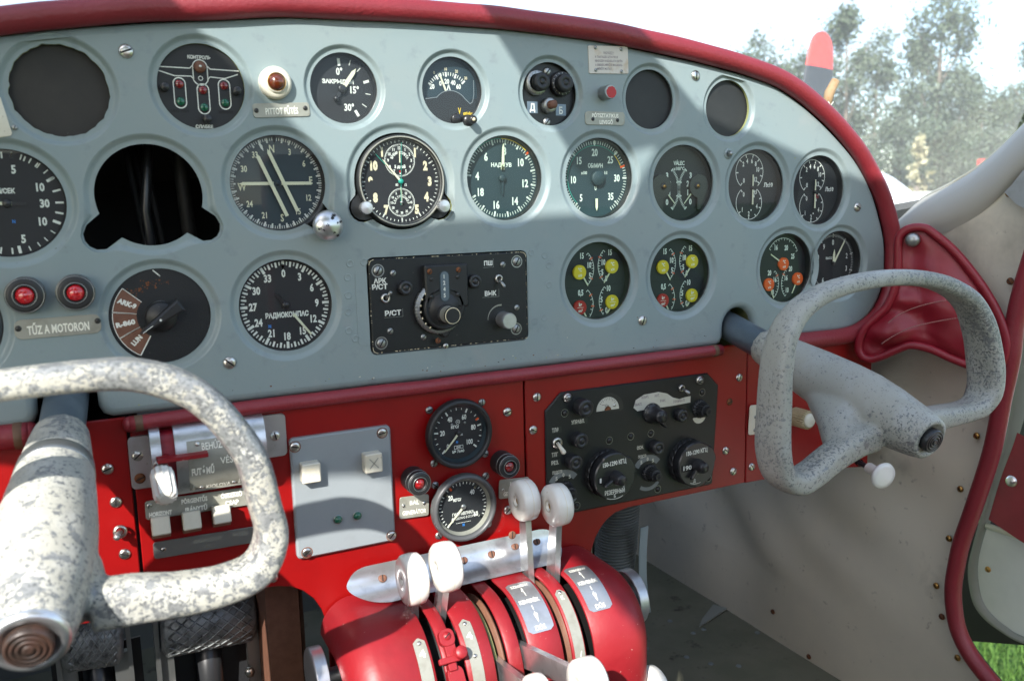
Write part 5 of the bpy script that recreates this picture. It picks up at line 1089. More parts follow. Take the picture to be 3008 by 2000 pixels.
BARS = [(.010, .0790, .030, 0), (.0870, .0985, 0, 0), (.1055, .1310, 0, 0), (.1435, .1565, 0, 0), (.1645, .1960, 0, 0), (.2045, .2180, 0, 0), (.2270, .2960, 0, .030)]
for x0, x1, rl, rr in BARS: barstrip(b, x0, x1, rl=rl, rr=rr)
b.build('cover', tq)
b = MB(1); Tq = Matrix.Translation((0, CY, CZ)) @ facing((1, 0, 0))
b.lathe([(.001, .02), (.046, .02), (.046, .285), (.001, .285)], 'dark', seg=48, T=Tq)
for x0, x1 in ((.2055, .2075), (.2165, .2200), (.1945, .197), (.1415, .1435)): b.lathe([(.001, x0), (.058, x0), (.058, x1), (.001, x1)], 'brown', seg=56, T=Tq)
for x0, x1 in ((.1345, .137), (.1585, .160)): b.lathe([(.05, x0), (.056, x0), (.056, x1), (.05, x1)], 'primer', seg=56, T=Tq)
b.build('friction_drum', tq)
def cstrip(name, x0, x1, a0, a1, lift, m, r0=.004, par=tq, text=()):
    b = MB(1); n = 20; rows = []
    for i in range(n + 1):
        f = i / n; ang = a0 + (a1 - a0) * f; dd = min(f, 1 - f) * radians(abs(a1 - a0)) * CR; ins = r0 - sqrt(max(0, r0 * r0 - max(0, r0 - dd) ** 2)) if dd < r0 else 0
        rows.append([cyl(x0 + ins, ang, 0.0), cyl(x0 + ins, ang, lift), cyl(x1 - ins, ang, lift), cyl(x1 - ins, ang, 0.0)])
    b.grid(rows, m, smooth=False); o = b.build(name, par)
    if text:
        b = MB(1)
        for s_, x, ang, h, w, mm in text: wraptext(b, s_, x, ang, h, mm, w, f=lambda x, a, l: cyl(x, a, lift + .0002), rad=CR, wt=.02)
        b.build('lettering', o)
    return o
oc = lambda x, y: oncyl((880 + x / 2.184, 1400 + y / 2.184))
cstrip('label_plate', .1675, .1930, 2, 52, .0006, 'alum', text=[('SZEGÉNY', .1800, 7, .0036, .018, 'etch'), ('↑', .1800, 15, .010, .0035, 'etch'), ('KEVERÉK', .1800, 25, .0040, .020, 'etch'), ('↓', .1800, 37, .014, .0035, 'etch'), ('DÚS', .1800, 48, .0040, .010, 'etch')])
cstrip('label_plate', .2310, .2560, -2, 48, .0006, 'alum', text=[('SZEGÉNY', .2435, 4, .0036, .018, 'etch'), ('↑', .2430, 12, .010, .0035, 'etch'), ('KEVERÉK', .2435, 21, .0040, .020, 'etch'), ('↓', .2430, 33, .014, .0035, 'etch'), ('DÚS', .2435, 44, .0040, .010, 'etch')])
cstrip('label_plate', .2065, .2165, 22, 89, .0007, 'plate', .0035, text=[('K', .2115, 30, .004, .003, 'etch'), ('⁄', .2115, 78, .010, .004, 'etch')])
cstrip('label_plate', .0660, .0765, 33, 91, .0007, 'plate', .0045, text=[('4', .0712, 45, .006, .0055, 'etch'), ('ZÁR', .0712, 82, .003, .0075, 'etch')])
cstrip('label_plate', .1095, .1200, 27, 92, .0007, 'plate', .0045, text=[('4', .1148, 41, .006, .0055, 'etch'), ('Δ', .1148, 88, .006, .0060, 'etch')])
for x, a in ((.0712, 37), (.1148, 31), (.2115, 25), (.1148, 56)):
    b = MB(1); T = Matrix.Translation(cyl(x, a, .0006)) @ facing(cyl(0, a, 1) - cyl(0, a, 0)); b.lathe([(.0019, 0), (.0016, .0009), (.0008, .0012), (.0001, .0013)], 'steel', seg=14, T=T); b.build('rivet', tq)
# cove strip of bare aluminium along the top of the hump
b = MB(1); cov = [(-.0035, -.3405), (-.0042, -.3435), (-.0062, -.3510), (-.0105, -.3575), (-.0170, -.3622), (-.0260, -.3648), (-.0330, -.3650)]
cov = [(p.x, p.y) for p in catmull([V((a_, b_, 0)) for a_, b_ in cov], 3)]
rows = []
for i, (y, z) in enumerate(cov):
    f = i / (len(cov) - 1); xl_ = .0335 + .030 * abs(f - .42) ** 1.6 * 2.6; xr_ = .2500 - .020 * abs(f - .5) ** 2 * 4
    rows.append([V((xl_ + (xr_ - xl_) * j / 30, y - .0012, z + .0012)) for j in range(31)])
b.grid(rows, 'aluminium'); b.build('cove_strip', tq)
for c in ((540, 663), (1062, 548), (1242, 505), (1385, 385), (1535, 435), (1395, 465)):
    p = U(880 + c[0] / 2.184, 1400 + c[1] / 2.184, -.012)
    k_ = min(range(len(cov)), key=lambda i: abs(cov[i][1] - p.z)); p.y = cov[k_][0] - .0014; p.z = cov[k_][1] + .0014
    b = MB(); screw(b, 0, 0, 0, 4, 'brown', 80, .8); o = b.build('screw', tq); o.location = p; o.rotation_euler = (radians(45 if k_ < 13 else 15) if k_ > 4 else pi / 2.2, 0, 0)
# friction wheels at both ends
for x, sg in ((-.002, -1), (.318, 1)):
    b = MB(); T = Matrix.Translation((x, -.033, -.4185)) @ facing((sg, 0, 0)); T = Matrix.Translation((0, 0, 0)) @ T
    T = Matrix.Scale(1, 4) @ T
    b.sc = 1; q = .001
    b.lathe([(7 * q, -22 * q), (7 * q, -4 * q), (9 * q, -1 * q)], 'alum', seg=30, T=T)
    if sg > 0: b.lathe([(7 * q, -3 * q), (18 * q, -4 * q), (24.5 * q, -6 * q), (26 * q, -6 * q)], 'alum', seg=48, T=T)
    else: b.lathe([(7 * q, -3 * q), (25 * q, -5 * q), (26 * q, -6 * q)], 'alum', seg=48, T=T)
    b.lathe([(26 * q, -6 * q), (27.4 * q, -5.4 * q), (27.6 * q, 4.6 * q), (26.6 * q, 5.6 * q), (20 * q, 5.8 * q), (12 * q, 5 * q), (.1 * q, 5 * q)], 'alum', seg=60, T=T)
    b.lathe([(27.6 * q, -5 * q), (27.75 * q, 4.3 * q)], 'alum', seg=180, T=T, flute=-.008)
    b.build('friction_wheel', tq)
# catch between the two white throttle wheels
b = MB(); ct = cyl(.0935, 52, .001); nn = (cyl(0, 52, 1) - cyl(0, 52, 0)).normalized(); Tc = Matrix.Translation(ct) @ facing(nn) @ Matrix.Rotation(0, 4, 'Z'); b.sc = 1; b.T = Tc
q = .001
def mmbox(c, d, m='redcast', r=1.2): b.prism([(p[0], p[1]) for p in rrect((c[0] - d[0] / 2) * q, (c[1] - d[1] / 2) * q, (c[0] + d[0] / 2) * q, (c[1] + d[1] / 2) * q, r * q)], (c[2] - d[2] / 2) * q, (c[2] + d[2] / 2) * q, m, bev=.5 * q)
mmbox((0, 15, 2), (13, 14, 6), r=5); mmbox((1, 3, 1), (9, 14, 6)); mmbox((-3, -3, 5), (18, 5, 4)); mmbox((0, -22, 1), (14, 28, 6), r=6); mmbox((-2, -9, 3), (7, 6, 8)); mmbox((7, -1, 3), (8, 6, 4), 'zinc')
b.lathe([(5.2 * q, 0), (5.2 * q, 12 * q), (4.6 * q, 13 * q), (.1 * q, 13.2 * q)], 'redcast', (6.5 * q, 0, 0), seg=28)
b.build('catch', tq)
b = MB(1); b.T = Tc
for x, y in ((0, 16), (0, -25)):
    b.lathe([(3.6 * q, 5 * q), (3.4 * q, 5.8 * q), (.1 * q, 6.4 * q)], 'redcast', (x * q, y * q, 0), seg=20); b.line(((x - 2.4) * q, (y - 1.6) * q), ((x + 2.4) * q, (y + 1.6) * q), .8 * q, 6.5 * q, 'dark')
b.build('screw', tq)
# --- levers
AX = V((0, -.038, -.424))
def lever(lb, x, kp, r, wdt, grp, dx=0, arm=.0058, w0=.020, w1=.012, bend=0, bore=True, root=None):
    kc = V((x + dx, kp[0], kp[1])); A = V((x, root[0], root[1])) if root else V((x, AX.y, AX.z)); t = thing('lever', lb, 'lever', A, grp)
    d = (kc - A); n_ = V((0, -d.z, d.y)).normalized(); b = MB(1); rows = []
    Ld = d.length
    for f in (0, .3, .5, .7, .85, 1):
        p = d * f; p = V((p.x + bend * sin(pi * f), p.y, p.z)); w_ = (w0 + (w1 - w0) * f) / 2
        rows.append([p + n_ * w_ + V((-arm / 2, 0, 0)), p + n_ * w_ + V((arm / 2, 0, 0)), p - n_ * w_ + V((arm / 2, 0, 0)), p - n_ * w_ + V((-arm / 2, 0, 0))])
    b.grid(rows, 'aluminium', smooth=False, closed=True); b.build('arm', t)
    b = MB(1); T = Matrix.Translation(d) @ facing((-1, 0, 0)); h = wdt / 2
    b.lathe([(.0035, h * .75), (.0042, h * .98), (r * .5, h), (r * .86, h * .94), (r * .97, h * .70), (r, h * .1), (r * .995, 0), (r, -h * .1), (r * .97, -h * .70), (r * .86, -h * .94), (.001, -h)], 'whiteknob', seg=56, T=T)
    b.lathe([(r * .999, -.0002), (r * 1.003, 0), (r * .999, .0002)], 'cream', seg=56, T=T); b.build('knob', t)
    if bore: b = MB(1); b.lathe([(.0042, h * .9), (.0040, h * .7), (.001, h * .72)], 'brass', seg=18, T=T); b.lathe([(.0058, h * 1.005), (.0045, h * 1.01)], 'ivory', seg=24, T=T); b.build('bushing', t)
    return t
g1_ = 'white-wheeled levers of the throttle quadrant'
oc3 = lambda x, y: (880 + x / 2.184, 1400 + y / 2.184)
def kpos(c, x): p = UX(*oc3(*c), x); return (p.y, p.z)
lever('lever with bright white wheel, leftmost of the quadrant, over the left bar', .0830, kpos((722, 655), .078), .0222, .0190, g1_, dx=-.005, bore=False)
lever('lever with bright white wheel, second from left, beside the red catch', .1020, kpos((938, 575), .102), .0212, .0190, g1_, bore=False)
lever('upright lever with white wheel, left of the pair rising in front of GENERÁTOR plate', .2003, kpos((1442, 148), .2003), .0198, .0185, g1_)
lever('upright lever with white wheel overlapping the radio box, right of the upright pair', .2225, kpos((1650, 178), .2225), .0198, .0185, g1_)
lever('lever pulled fully down whose white knob barely shows at the bottom edge', .1375, kpos((1530, 1420), .1375), .0190, .0150, g1_, w0=.022, w1=.014)
lever('lever pulled down with white knob at the bottom edge, left of two', .1605, kpos((1850, 1318), .1605), .0186, .0200, g1_, w0=.024, w1=.014)
lever('bolted side lever with large round white knob at the bottom right of quadrant', .3040, kpos((2255, 1365), .3040), .0225, .0200, g1_, w0=.020, w1=.014, root=(-.02, -.478), bore=False)
b = MB(1); p = UX(*oc3(2005, 1262), .298); b.lathe([(.0045, 0), (.0045, .004), (.0001, .0042)], 'steel', seg=6, T=Matrix.Translation(p) @ facing((-.6, -.8, 0))); b.build('bolt', tq)
b = MB(1); q0 = UX(*oc3(2080, 1040), .30); q1 = UX(*oc3(2055, 1210), .30); b.tube([q0, (q0 + q1) / 2 + V((.001, 0, 0)), q1], .0016, 'steel', 8); b.build('link_rod', tq)
# ================================================================== rudder pedals, footwell
def pedal(lb, c0, c1, y, r=.029, arms=True):
    a, e = U(*c0, y=y), U(*c1, y=y); t = thing('rudder_pedal', lb, 'rudder pedal', (a + e) / 2, 'knurled rudder pedals')
    h = (e - a) / 2; L = h.length; T = Matrix.Translation((0, 0, 0)) @ facing(h)
    b = MB(1); b.lathe([(.001, -L), (r * .8, -L), (r, -L + .004), (r, L - .004), (r * .8, L), (.001, L)], 'pedal', seg=40, T=T); b.build('tread', t)
    b = MB(1)
    for k_ in range(-9, 10):
        for sg in (-1, 1):
            P = []
            for i in range(9):
                x = -L + .006 + (2 * L - .012) * i / 8; an = k_ * 20 + sg * i * 16
                P.append(T @ V((r * 1.004 * cos(radians(an)), r * 1.004 * sin(radians(an)), x)))
            b.tube(P, .0012, 'pedal', 4)
    o = b.build('knurling', t)
    if arms:
        b = MB(1)
        for s_ in (-1, 1):
            b.box((s_ * (L + .004), .0, -.055), (.004, .03, .15), 'zinc'); b.box((s_ * (L - .004), -.004, -.12), (.012, .008, .20), 'zinc')
        b.build('arm', t)
        b = MB(1); b.tube([(0, .02, -.02), (0, .03, -.12), (0, .05, -.26)], .013, 'satin', 14); b.box((0, .04, -.10), (.08, .003, .14), 'satin'); b.build('pushrod', t)
        for s_ in (-1, 1):
            b = MB(1); b.lathe([(.005, 0), (.005, .004), (.001, .0045)], 'steel', seg=6, T=Matrix.Translation((s_ * (L - .010), -.012, -.06)) @ facing((0, -1, 0))); b.build('bolt', t)
    return t
pedal('knurled pedal tube under the left yoke hub', K(0, 1490, 560, 1190), K(0, 1490, 1110, 1115), .13)
pedal('knurled pedal tube under the left yoke rim, right of the other', K(0, 1490, 1440, 1075), K(0, 1490, 2290, 925), .13)
pedal('small knurled pedal glimpsed behind the right side of the quadrant', K(1500, 1490, 700, 330), K(1500, 1490, 960, 235), .26, .024)
b = MB(1); p0_ = U(*K(750, 1490, 90, 760), y=.06)
xa_, xb_ = U(782, 1800, y=.06).x, U(880, 1800, y=.06).x; b.box(((xa_ + xb_) / 2, .16, -.53), (xb_ - xa_, .20, .36), 'brown'); b.box((xb_ + .006, .17, -.53), (.003, .18, .36), 'tan')
tag(b.build('control_duct'), 'brown fibre duct hanging under the red panel left of the quadrant', 'duct')
b = MB(1); P = [V((.44, .17, -.345)), V((.445, .18, -.42)), V((.44, .185, -.50)), V((.43, .20, -.60))]; P = catmull(P, 8)
b.tube(P, .024, 'hose', 24)
for i in range(0, 60): f = i / 59 * (len(P) - 1.001); a = int(f); p = P[a].lerp(P[a + 1], f - a); b.tube([p + V((.0262 * cos(j * pi / 10), .0262 * sin(j * pi / 10), .002 * cos(j * pi / 10))) for j in range(21)], .0017, 'hose', 5, cap=False)
hose = tag(b.build('corrugated_hose'), 'grey corrugated air hose hanging below the red panel', 'hose')
b = MB(1); b.lathe([(.001, -.03), (.024, -.028), (.034, -.01), (.036, .03), (.03, .06)], 'hose', (.372, .16, -.372), seg=28); b.tube([(.385, .15, -.385), (.40, .14, -.395), (.42, .15, -.375)], .009, 'canvas', 8)
tag(b.build('air_duct'), 'lumpy grey taped duct fitting beside the corrugated hose', 'duct')
b = MB(1); sp = [U(*c, y=y) for c, y in ((K(1500, 1490, 1215, 180), .13), (K(1500, 1490, 1200, 430), .14), (K(1500, 1490, 1205, 700), .16), (K(1500, 1490, 1240, 960), .20))]; sp = catmull(sp, 6)
b.grid([[p + V((-.0065, 0, 0)), p + V((.0065, .002, 0))] for p in sp], 'canvas'); b.grid([[p + V((-.0065, .0015, 0)), p + V((.0065, .0035, 0))] for p in sp], 'canvas')
tag(b.build('webbing_strap'), 'pale blue webbing strap hanging to the floor beside the hose', 'strap')
# ================================================================== cabin: floor, firewall, side walls
b = MB(1); b.box((.158, -.35, -.72), (1.30, 2.3, .06), 'floor'); fl_ = tag(b.build('cabin_floor'), kind='structure')
b = MB(1); b.box((.158, .66, -.45), (1.3, .02, .75), 'hose'); b.box((.158, .45, -.075), (1.2, .02, .12), 'dark'); b.box((.34, .40, -.57), (.10, .30, .22), 'dark'); tag(b.build('firewall'), 'dark firewall behind the pedals under the instrument panel', 'firewall')
b = MB(1); p = UZ(*K(1500, 1490, 1700, 1080), z=-.688)
P = [UZ(*K(1500, 1490, *c), z=-.6885) for c in ((1700, 1080), (1730, 1010), (1830, 880), (1960, 915), (1800, 1020))]; b.add(P, [list(range(5))], 'scaleplate'); b.add([q_ + V((0, 0, .0012)) for q_ in P], [list(range(5))], 'stripgrey')
tag(b.build('tape_scrap'), 'torn triangular scrap of pale tape on the dark floor', 'tape')
b = MB(1)
for c in ((1440, 1025), (1650, 1135), (1745, 1100), (1590, 1350), (1810, 1410), (2060, 1430), (1225, 1275), (2230, 1130)): p = UZ(*K(1500, 1490, *c), z=-.690); b.lathe([(.0042, 0), (.0035, .001), (.0001, .0012)], 'hose', p, seg=14)
fsc = b.build('floor_rivet'); fsc.parent = fl_
# right side wall (beige vinyl), leaning slightly
WX = .745
seam_px = [0, 0, (3010, 850), (2988, 950), (2979, 1040), (2965, 1110), (2953, 1163), (2920, 1325), (2867, 1488), (2832, 1588), (2817, 1653), (2807, 1718), (2809, 1783), (2822, 1848), (2853, 1913), (2901, 1978), (2980, 2070)]
seam = [UX(*c, WX) for c in seam_px[2:]]; top = UX(3060, 560, WX); seam = [V((WX, seam[0].y - .03, .05)), V((WX, seam[0].y - .014, -.06))] + seam
seam = [V((WX, p.y, p.z)) for p in catmull(seam, 6)]
Bt = [UX(*c, WX) for c in ((2634, 700), (2690, 686), (2745, 668), (2800, 650), (2860, 620), (2920, 575), (2985, 512), (3070, 425))]
def ztop(y):
    if y >= Bt[0].y: return Bt[0].z - .004
    for a, e in zip(Bt, Bt[1:]):
        if e.y <= y <= a.y: return a.z + (e.z - a.z) * (a.y - y) / max(1e-6, a.y - e.y)
    return Bt[-1].z
b = MB(1); rows = []
for p in seam:
    row = []
    for j in range(31):
        f = (j / 30) ** 1.6; y = p.y + (.64 - p.y) * f; row.append(V((WX + .016 * sin((y * .7 - p.z) * 34 + 2.5 * noise.noise(V((y * 5, p.z * 5, 0)))) * min(1, f * 5) * (.4 + noise.noise(V((y * 3, p.z * 3, 4)))) + .010 * sin(y * 9 + p.z * 3) * f + .05 * max(0, -.56 - p.z) * f, y, min(ztop(y), p.z - .02 * f * (p.z + .3)))))
    rows.append(row)
zl = -.70
rows.append([V((WX, p.y, zl)) for p in rows[-1]])
b.grid(rows, 'beige')
wall = tag(b.build('side_wall'), 'beige vinyl cabin side wall right of the panel, held by brass screws', 'wall')
for c, m in ((K(2248, 500, 2203, 212), 'brass'), (K(2248, 500, 2215, 1002), 'rust'), (K(2248, 1000, 1910, 860), 'brass'), (K(2248, 1000, 1763, 1340), 'brass'), (K(2248, 1490, 1660, 280), 'brass'), (K(2248, 1490, 1545, 706), 'brass'), (K(2248, 1490, 1597, 984), 'rust'), (K(2248, 1490, 1738, 1355), 'brass'), (K(2248, 1490, 395, 1345), 'rust'), (K(2248, 1490, 70, 940), 'rust')):
    p = UX(*c, WX - .003); b = MB(); screw(b, 0, 0, 0, 3.9, m, 40, 2.6); o = b.build('screw', wall); o.location = p; o.rotation_euler = (0, -pi / 2, 0)
b = MB(1); b.tube([p + V((-.004, 0, 0)) for p in seam], .0095, 'vinyl', 14); tag(b.build('door_piping'), 'thick red vinyl piping down the front edge of the door opening', 'piping')
b = MB(1); jw = lambda p: .016
b.grid([[p + V((.002, .004, 0)), p + V((jw(p) * .5, .004, 0)), p + V((jw(p), .006, 0))] for p in seam], 'stripdark'); P_ = [UX(*c, .90) for c in ((2790, 1690), (2850, 1882), (3008, 1894), (3140, 1905), (3140, 1600), (2870, 1560))]; b.add(P_, [list(range(6))], 'stripdark'); b.add([q_ + V((.03, .02, 0)) for q_ in P_], [list(range(6))], 'stripdark'); tag(b.build('door_jamb'), 'dark door jamb just outside the red piping', 'door frame')
# windscreen side frame
Apx = [(2628, 684), (2680, 625), (2722, 584), (2800, 543), (2880, 494), (2950, 435), (3012, 374), (3090, 290), (3300, 40), (3600, -380)]
Bpx = [(2634, 700), (2690, 686), (2745, 668), (2800, 650), (2860, 620), (2920, 575), (2985, 512), (3070, 425), (3290, 190), (3620, -220)]
A_ = catmull([UX(*c, .795) for c in Apx], 5); B_ = catmull([UX(*c, WX - .006) for c in Bpx], 5); rows = []
for a, e in zip(A_, B_):
    m1 = a.lerp(e, .5) + V((-.018, 0, .006)); m2 = a.lerp(e, .8) + V((-.014, -.002, 0)); rows.append([a, a.lerp(e, .2) + V((-.012, 0, .006)), m1, m2, e, e + V((.004, .008, -.012))])
b = MB(1); b.grid(rows, 'framepaint'); b.tube([a + V((-.003, 0, .002)) for a in A_], .002, 'stripgrey', 6);
wf = tag(b.build('windscreen_sill'), 'curved cream painted lower frame of the windscreen at the right', 'frame')
b = MB(1); P = [UX(*c, .79) for c in ((2560, 640), (2630, 600), (2722, 583), (2634, 684), (2600, 760))]; b.add(P, [list(range(5))], 'zinc'); sh = tag(b.build('sill_plate'), 'speckled bare metal plate below the windscreen corner', 'plate')
b = MB(1); P = [UX(*c, WX - .012) for c in ((2950, 565), (2970, 545), (2990, 520), (3030, 470), (3060, 640), (2985, 600))]; b.add([p for p in P], [list(range(6))], 'alum'); b.add([p + V((.003, 0, 0)) for p in P], [list(range(6))], 'alum'); tag(b.build('hinge_bracket'), 'aluminium bracket screwed at the top right of the side wall', 'bracket')
# red map pocket
p_a, p_b = V((.662, -.020, -.2)), V((.742, -.150, -.2)); pn = V(((p_b - p_a).y, -(p_b - p_a).x, 0)).normalized()
pp = [K(2248, 500, *c) for c in ((1205, 640), (1250, 560), (1330, 520), (1430, 520), (1500, 555), (1700, 720), (1900, 960), (2050, 1190), (2150, 1420))] + [K(2248, 1000, *c) for c in ((2180, 60), (2130, 210), (2020, 245), (1870, 225), (1700, 165), (1500, 75), (1320, 38), (1200, 75), (1050, 140), (930, 165), (860, 110), (850, 20))] + [K(2248, 500, *c) for c in ((900, 1430), (1000, 1330), (1100, 1230), (1170, 1080), (1200, 900))]
ctl = [UPL(*c, p_a, pn) for c in pp]; loop = catmull(ctl, 4, closed=True)
ud = V((p_b - p_a)).normalized(); cen = sum(loop, V()) / len(loop)
b = MB(1); N_ = 14; rings = []
if pn.dot(CP - cen) < 0: pn_ = -pn
else: pn_ = pn
for k_ in range(N_ + 1):
    f = k_ / N_; ring = []
    for p in loop:
        q = p.lerp(cen, f); w_ = sin(pi / 2 * min(1, f * 1.6)) * .012
        zz = q.z; uu = (q - cen).dot(ud)
        w_ += .0065 * sin(zz * 160 + uu * 60 + 2 * noise.noise(q * 22)) * min(1, f * 4) * (1 if zz < -.12 else .35) * (.5 + noise.noise(q * 9 + V((3, 1, 0))))
        w_ -= .010 * exp(-((uu + .015 + (zz + .1) * .2) / .018) ** 2) * min(1, f * 3)
        ring.append(q + pn_ * w_)
    rings.append(ring)
b.grid(rings, 'vinylpouch', closed=True)
pouch = tag(b.build('map_pocket'), 'red vinyl map pocket with piped edge and stitched gathered band on the side wall', 'pocket')
b = MB(1); b.tube([p + pn_ * .003 for p in loop] + [loop[0] + pn_ * .003, loop[1] + pn_ * .003], .0048, 'vinylpouch', 12, cap=False); b.build('piping', pouch)
for cs in (((1110, 1380), (1200, 1310), (1330, 1250), (1480, 1205), (1640, 1175), (1800, 1165)), ((1050, 1568), (1170, 1490), (1320, 1420), (1480, 1380), (1640, 1350), (1800, 1325))):
    P = catmull([UPL(*K(2248, 500, *c), p_a + pn_ * .0165, pn) for c in cs], 8); b = MB(1)
    for i in range(0, len(P) - 1): b.tube([P[i], P[i].lerp(P[i + 1], .7)], .0007, 'thread', 5)
    b.build('stitching', pouch)
b = MB(); b.lathe([(8, 0), (7.6, 2), (5.5, 4.2), (2, 5.2), (.01, 5.4)], 'zinc', seg=28); o = b.build('snap', pouch); o.location = UPL(*K(2248, 500, 1330, 630), p_a + pn_ * .006, pn); o.rotation_euler = facing(pn_).to_euler()
# open door beyond the seam
t = thing('cabin_door', 'open cabin door with pale grey lower panel and red vinyl upper, at the lower right', 'door', (.84, -.1, -.4))
DX = .86
def dp(c, x=DX): return UX(*K(2248, 1490, *c), x) - V((.84, -.1, -.4))
def dp2(c, x=DX): return UX(*K(2248, 1000, *c), x) - V((.84, -.1, -.4))
left = [dp2((2450, -700)), dp2((2310, 0)), dp2((2225, 500)), dp2((2130, 900)), dp2((2025, 1250)), dp((1955, 60)), dp((1890, 320)), dp((1842, 520)), dp((1850, 700)), dp((1900, 880)), dp((2000, 1010)), dp((2150, 1120)), dp((2337, 1225)), dp((2700, 1330))]
inn_ = [dp2((2700, -700)), dp2((2480, 0)), dp2((2390, 500)), dp2((2280, 900)), dp2((2150, 1250)), dp((2045, 100)), dp((1975, 330)), dp((1940, 520)), dp((1950, 700)), dp((1990, 850)), dp((2080, 970)), dp((2200, 1070)), dp((2337, 1150)), dp((2700, 1260))]
l2 = catmull(left, 5); i2 = catmull(inn_, 5)
b = MB(1); b.grid([[a, a.lerp(e, .35) + V((-.010, 0, 0)), a.lerp(e, .7) + V((-.010, 0, 0)), e] for a, e in zip(l2, i2)], 'stripgrey'); b.grid([[a, a + V((.05, .0, 0))] for a in l2], 'dark'); b.build('frame', t)
far = lambda p: V((p.x, p.y - .7, p.z))
n4 = 5 * 5
b = MB(1); b.grid([[p + V((-.004, 0, 0)), far(p) + V((-.004, 0, 0))] for p in i2[n4 + 1:]], 'doorwhite'); b.tube([i2[n4 + 1] + V((-.006, 0, 0)), far(i2[n4 + 1])], .004, 'ivory', 8); b.build('lower_panel', t)
b = MB(1); b.grid([[p + V((-.006, 0, 0)), p + V((-.016, -.05, -.01)), p + V((-.02, -.12, -.02)), far(p)] for p in i2[14:n4 + 1]], 'vinylpouch'); b.build('upper_panel', t)
for c in (K(2248, 1490, 2012, 558),): b = MB(); screw(b, 0, 0, 0, 4, 'brass', 40, 2); o = b.build('screw', t); o.location = UX(*c, DX - .012) - V((.84, -.1, -.4)); o.rotation_euler = (0, -pi / 2, 0)
b = MB(); b.lathe([(7, 0), (6, 3), (3, 5), (.01, 5.4)], 'steel', seg=24); o = b.build('snap', t); o.location = UX(*K(2248, 1000, 2225, 1270), DX - .03) - V((.84, -.1, -.4)); o.rotation_euler = (0, -pi / 2, 0)
# left wall, roof and canopy bars (unseen; outlines cut to place sun, shade and sky light)
b = MB(1); LX = -.45
def wallpoly(P, x, t_, m='framepaint'):
    b.add([V((x, y, z)) for y, z in P] + [V((x - t_, y, z)) for y, z in P], [list(range(len(P))), list(range(2 * len(P) - 1, len(P) - 1, -1))] + [(i, (i + 1) % len(P), len(P) + (i + 1) % len(P), len(P) + i) for i in range(len(P))], m)
wallpoly([(.66, -.72), (-1.9, -.72), (-1.9, .50), (-1.10, .50), (-1.10, .24), (-.94, .22), (-.90, .12), (-.84, -.10), (-.16, -.30), (-.16, -.02), (-.30, .068), (-.42, .13), (-.50, .205), (-.60, .285), (-.68, .335), (-.77, .373), (-.86, .382), (-.97, .36), (-1.0, .30), (-1.095, .29), (-1.095, .50), (-.42, .50), (-.30, .40), (-.1, .14), (.10, .0), (.34, -.08), (.66, -.08)], LX, .03)
tag(b.build('cabin_shade_wall'), 'unseen left cabin side, its long window cut to place sun and shade', 'wall')
b = MB(1)
def slab(P, z0, z1, m): b.prism(P if area(P) > 0 else P[::-1], z0, z1, m, back=True)
slab([(-.47, -.605), (-.20, -.60), (-.08, -.52), (.0, -.487), (.045, -.513), (.085, -.535), (.135, -.557), (.22, -.60), (.32, -.62), (.32, -1.30), (-.2, -1.36), (-.47, -1.36)], .50, .512, 'headlining'); tag(b.build('cabin_shade_roof'), 'unseen cream cabin roof, outline cut to shade the panel and admit sky light', 'roof')
b = MB(1); b.box((.16, -1.92, -.36), (1.3, .04, .72), 'headlining'); tag(b.build('rear_bulkhead'), 'unseen low rear wall behind the camera, made pale to brighten the cabin', 'wall')  # out of view; cut low and made pale to brighten the cabin
for sx_ in (-.17, .49):
    t = thing('seat', 'red vinyl pilot seat on the %s, behind the camera' % ('left' if sx_ < 0 else 'right'), 'seat', (sx_, -1.25, -.69), 'pilot seats')
    b = MB(1); b.box((0, .05, .16), (.46, .46, .14), 'vinyl', r=.05); b.build('cushion', t); b = MB(1); b.box((0, -.27, .5), (.46, .12, .62), 'vinyl', r=.04); b.build('backrest', t)
for P, lb in (([(-.505, -.30), (-.44, -.30), (-.44, -.56), (-.505, -.56)], 'left windscreen bar overhead'), ([(-.154, -.38), (-.018, -.38), (-.004, -.50), (-.19, -.53)], 'broad centre windscreen bar overhead')):
    b = MB(1); slab(P, .495, .51, 'framepaint'); tag(b.build('windscreen_shade_bar'), lb + ', unseen, shaped to cast a shadow across the panel', 'frame', 'windscreen bars')
# ================================================================== windscreen
b = MB(1); rows = []
for i in range(25):
    x = XC + (i / 24 - .5) * 1.30; t_ = abs(x - XC) / .65
    base = V((x, .36 - .42 * t_ ** 3.2, -.078 + .06 * t_ ** 6)); topp = V((x * .92 + .012, -.56, .505 - .10 * t_ ** 4))
    row = []
    for j in range(13):
        f = j / 12; p = base.lerp(topp, f); p += V((0, .10 * sin(pi * f), .14 * sin(pi * f))); p.x += (x - XC) * .12 * sin(pi * f); row.append(p)
    rows.append(row)
b.grid(rows, 'perspex'); tag(b.build('windscreen'), 'curved scratched perspex windscreen over the instrument panel', 'windscreen')
b = MB(1); f0 = [U(*c, y=.12) for c in ((1085, -30), (1105, 22))]
b.tube([(.10, .40, -.07), (.10, .42, .08), (.06, .30, .27), (-.02, .0, .44), (-.08, -.40, .503)], .014, 'steeltube', 10)
tag(b.build('windscreen_post'), 'grey centre post of the windscreen above the padded panel top', 'frame')
b = MB(1); p = U(*K(2248, 0, 560, 890), y=.03)
b.tube([p + V((-.002, .0, -.012)), p + V((.003, 0, .006)), p + V((.012, 0, .020))], [.0052, .0058, .0050], 'cork', 12); q_ = U(*K(2248, 0, 590, 955), y=.01); b.tube([q_ + V((-.004, 0, .004)), q_, q_ + V((.004, 0, .004))], .0008, 'ivory', 6)
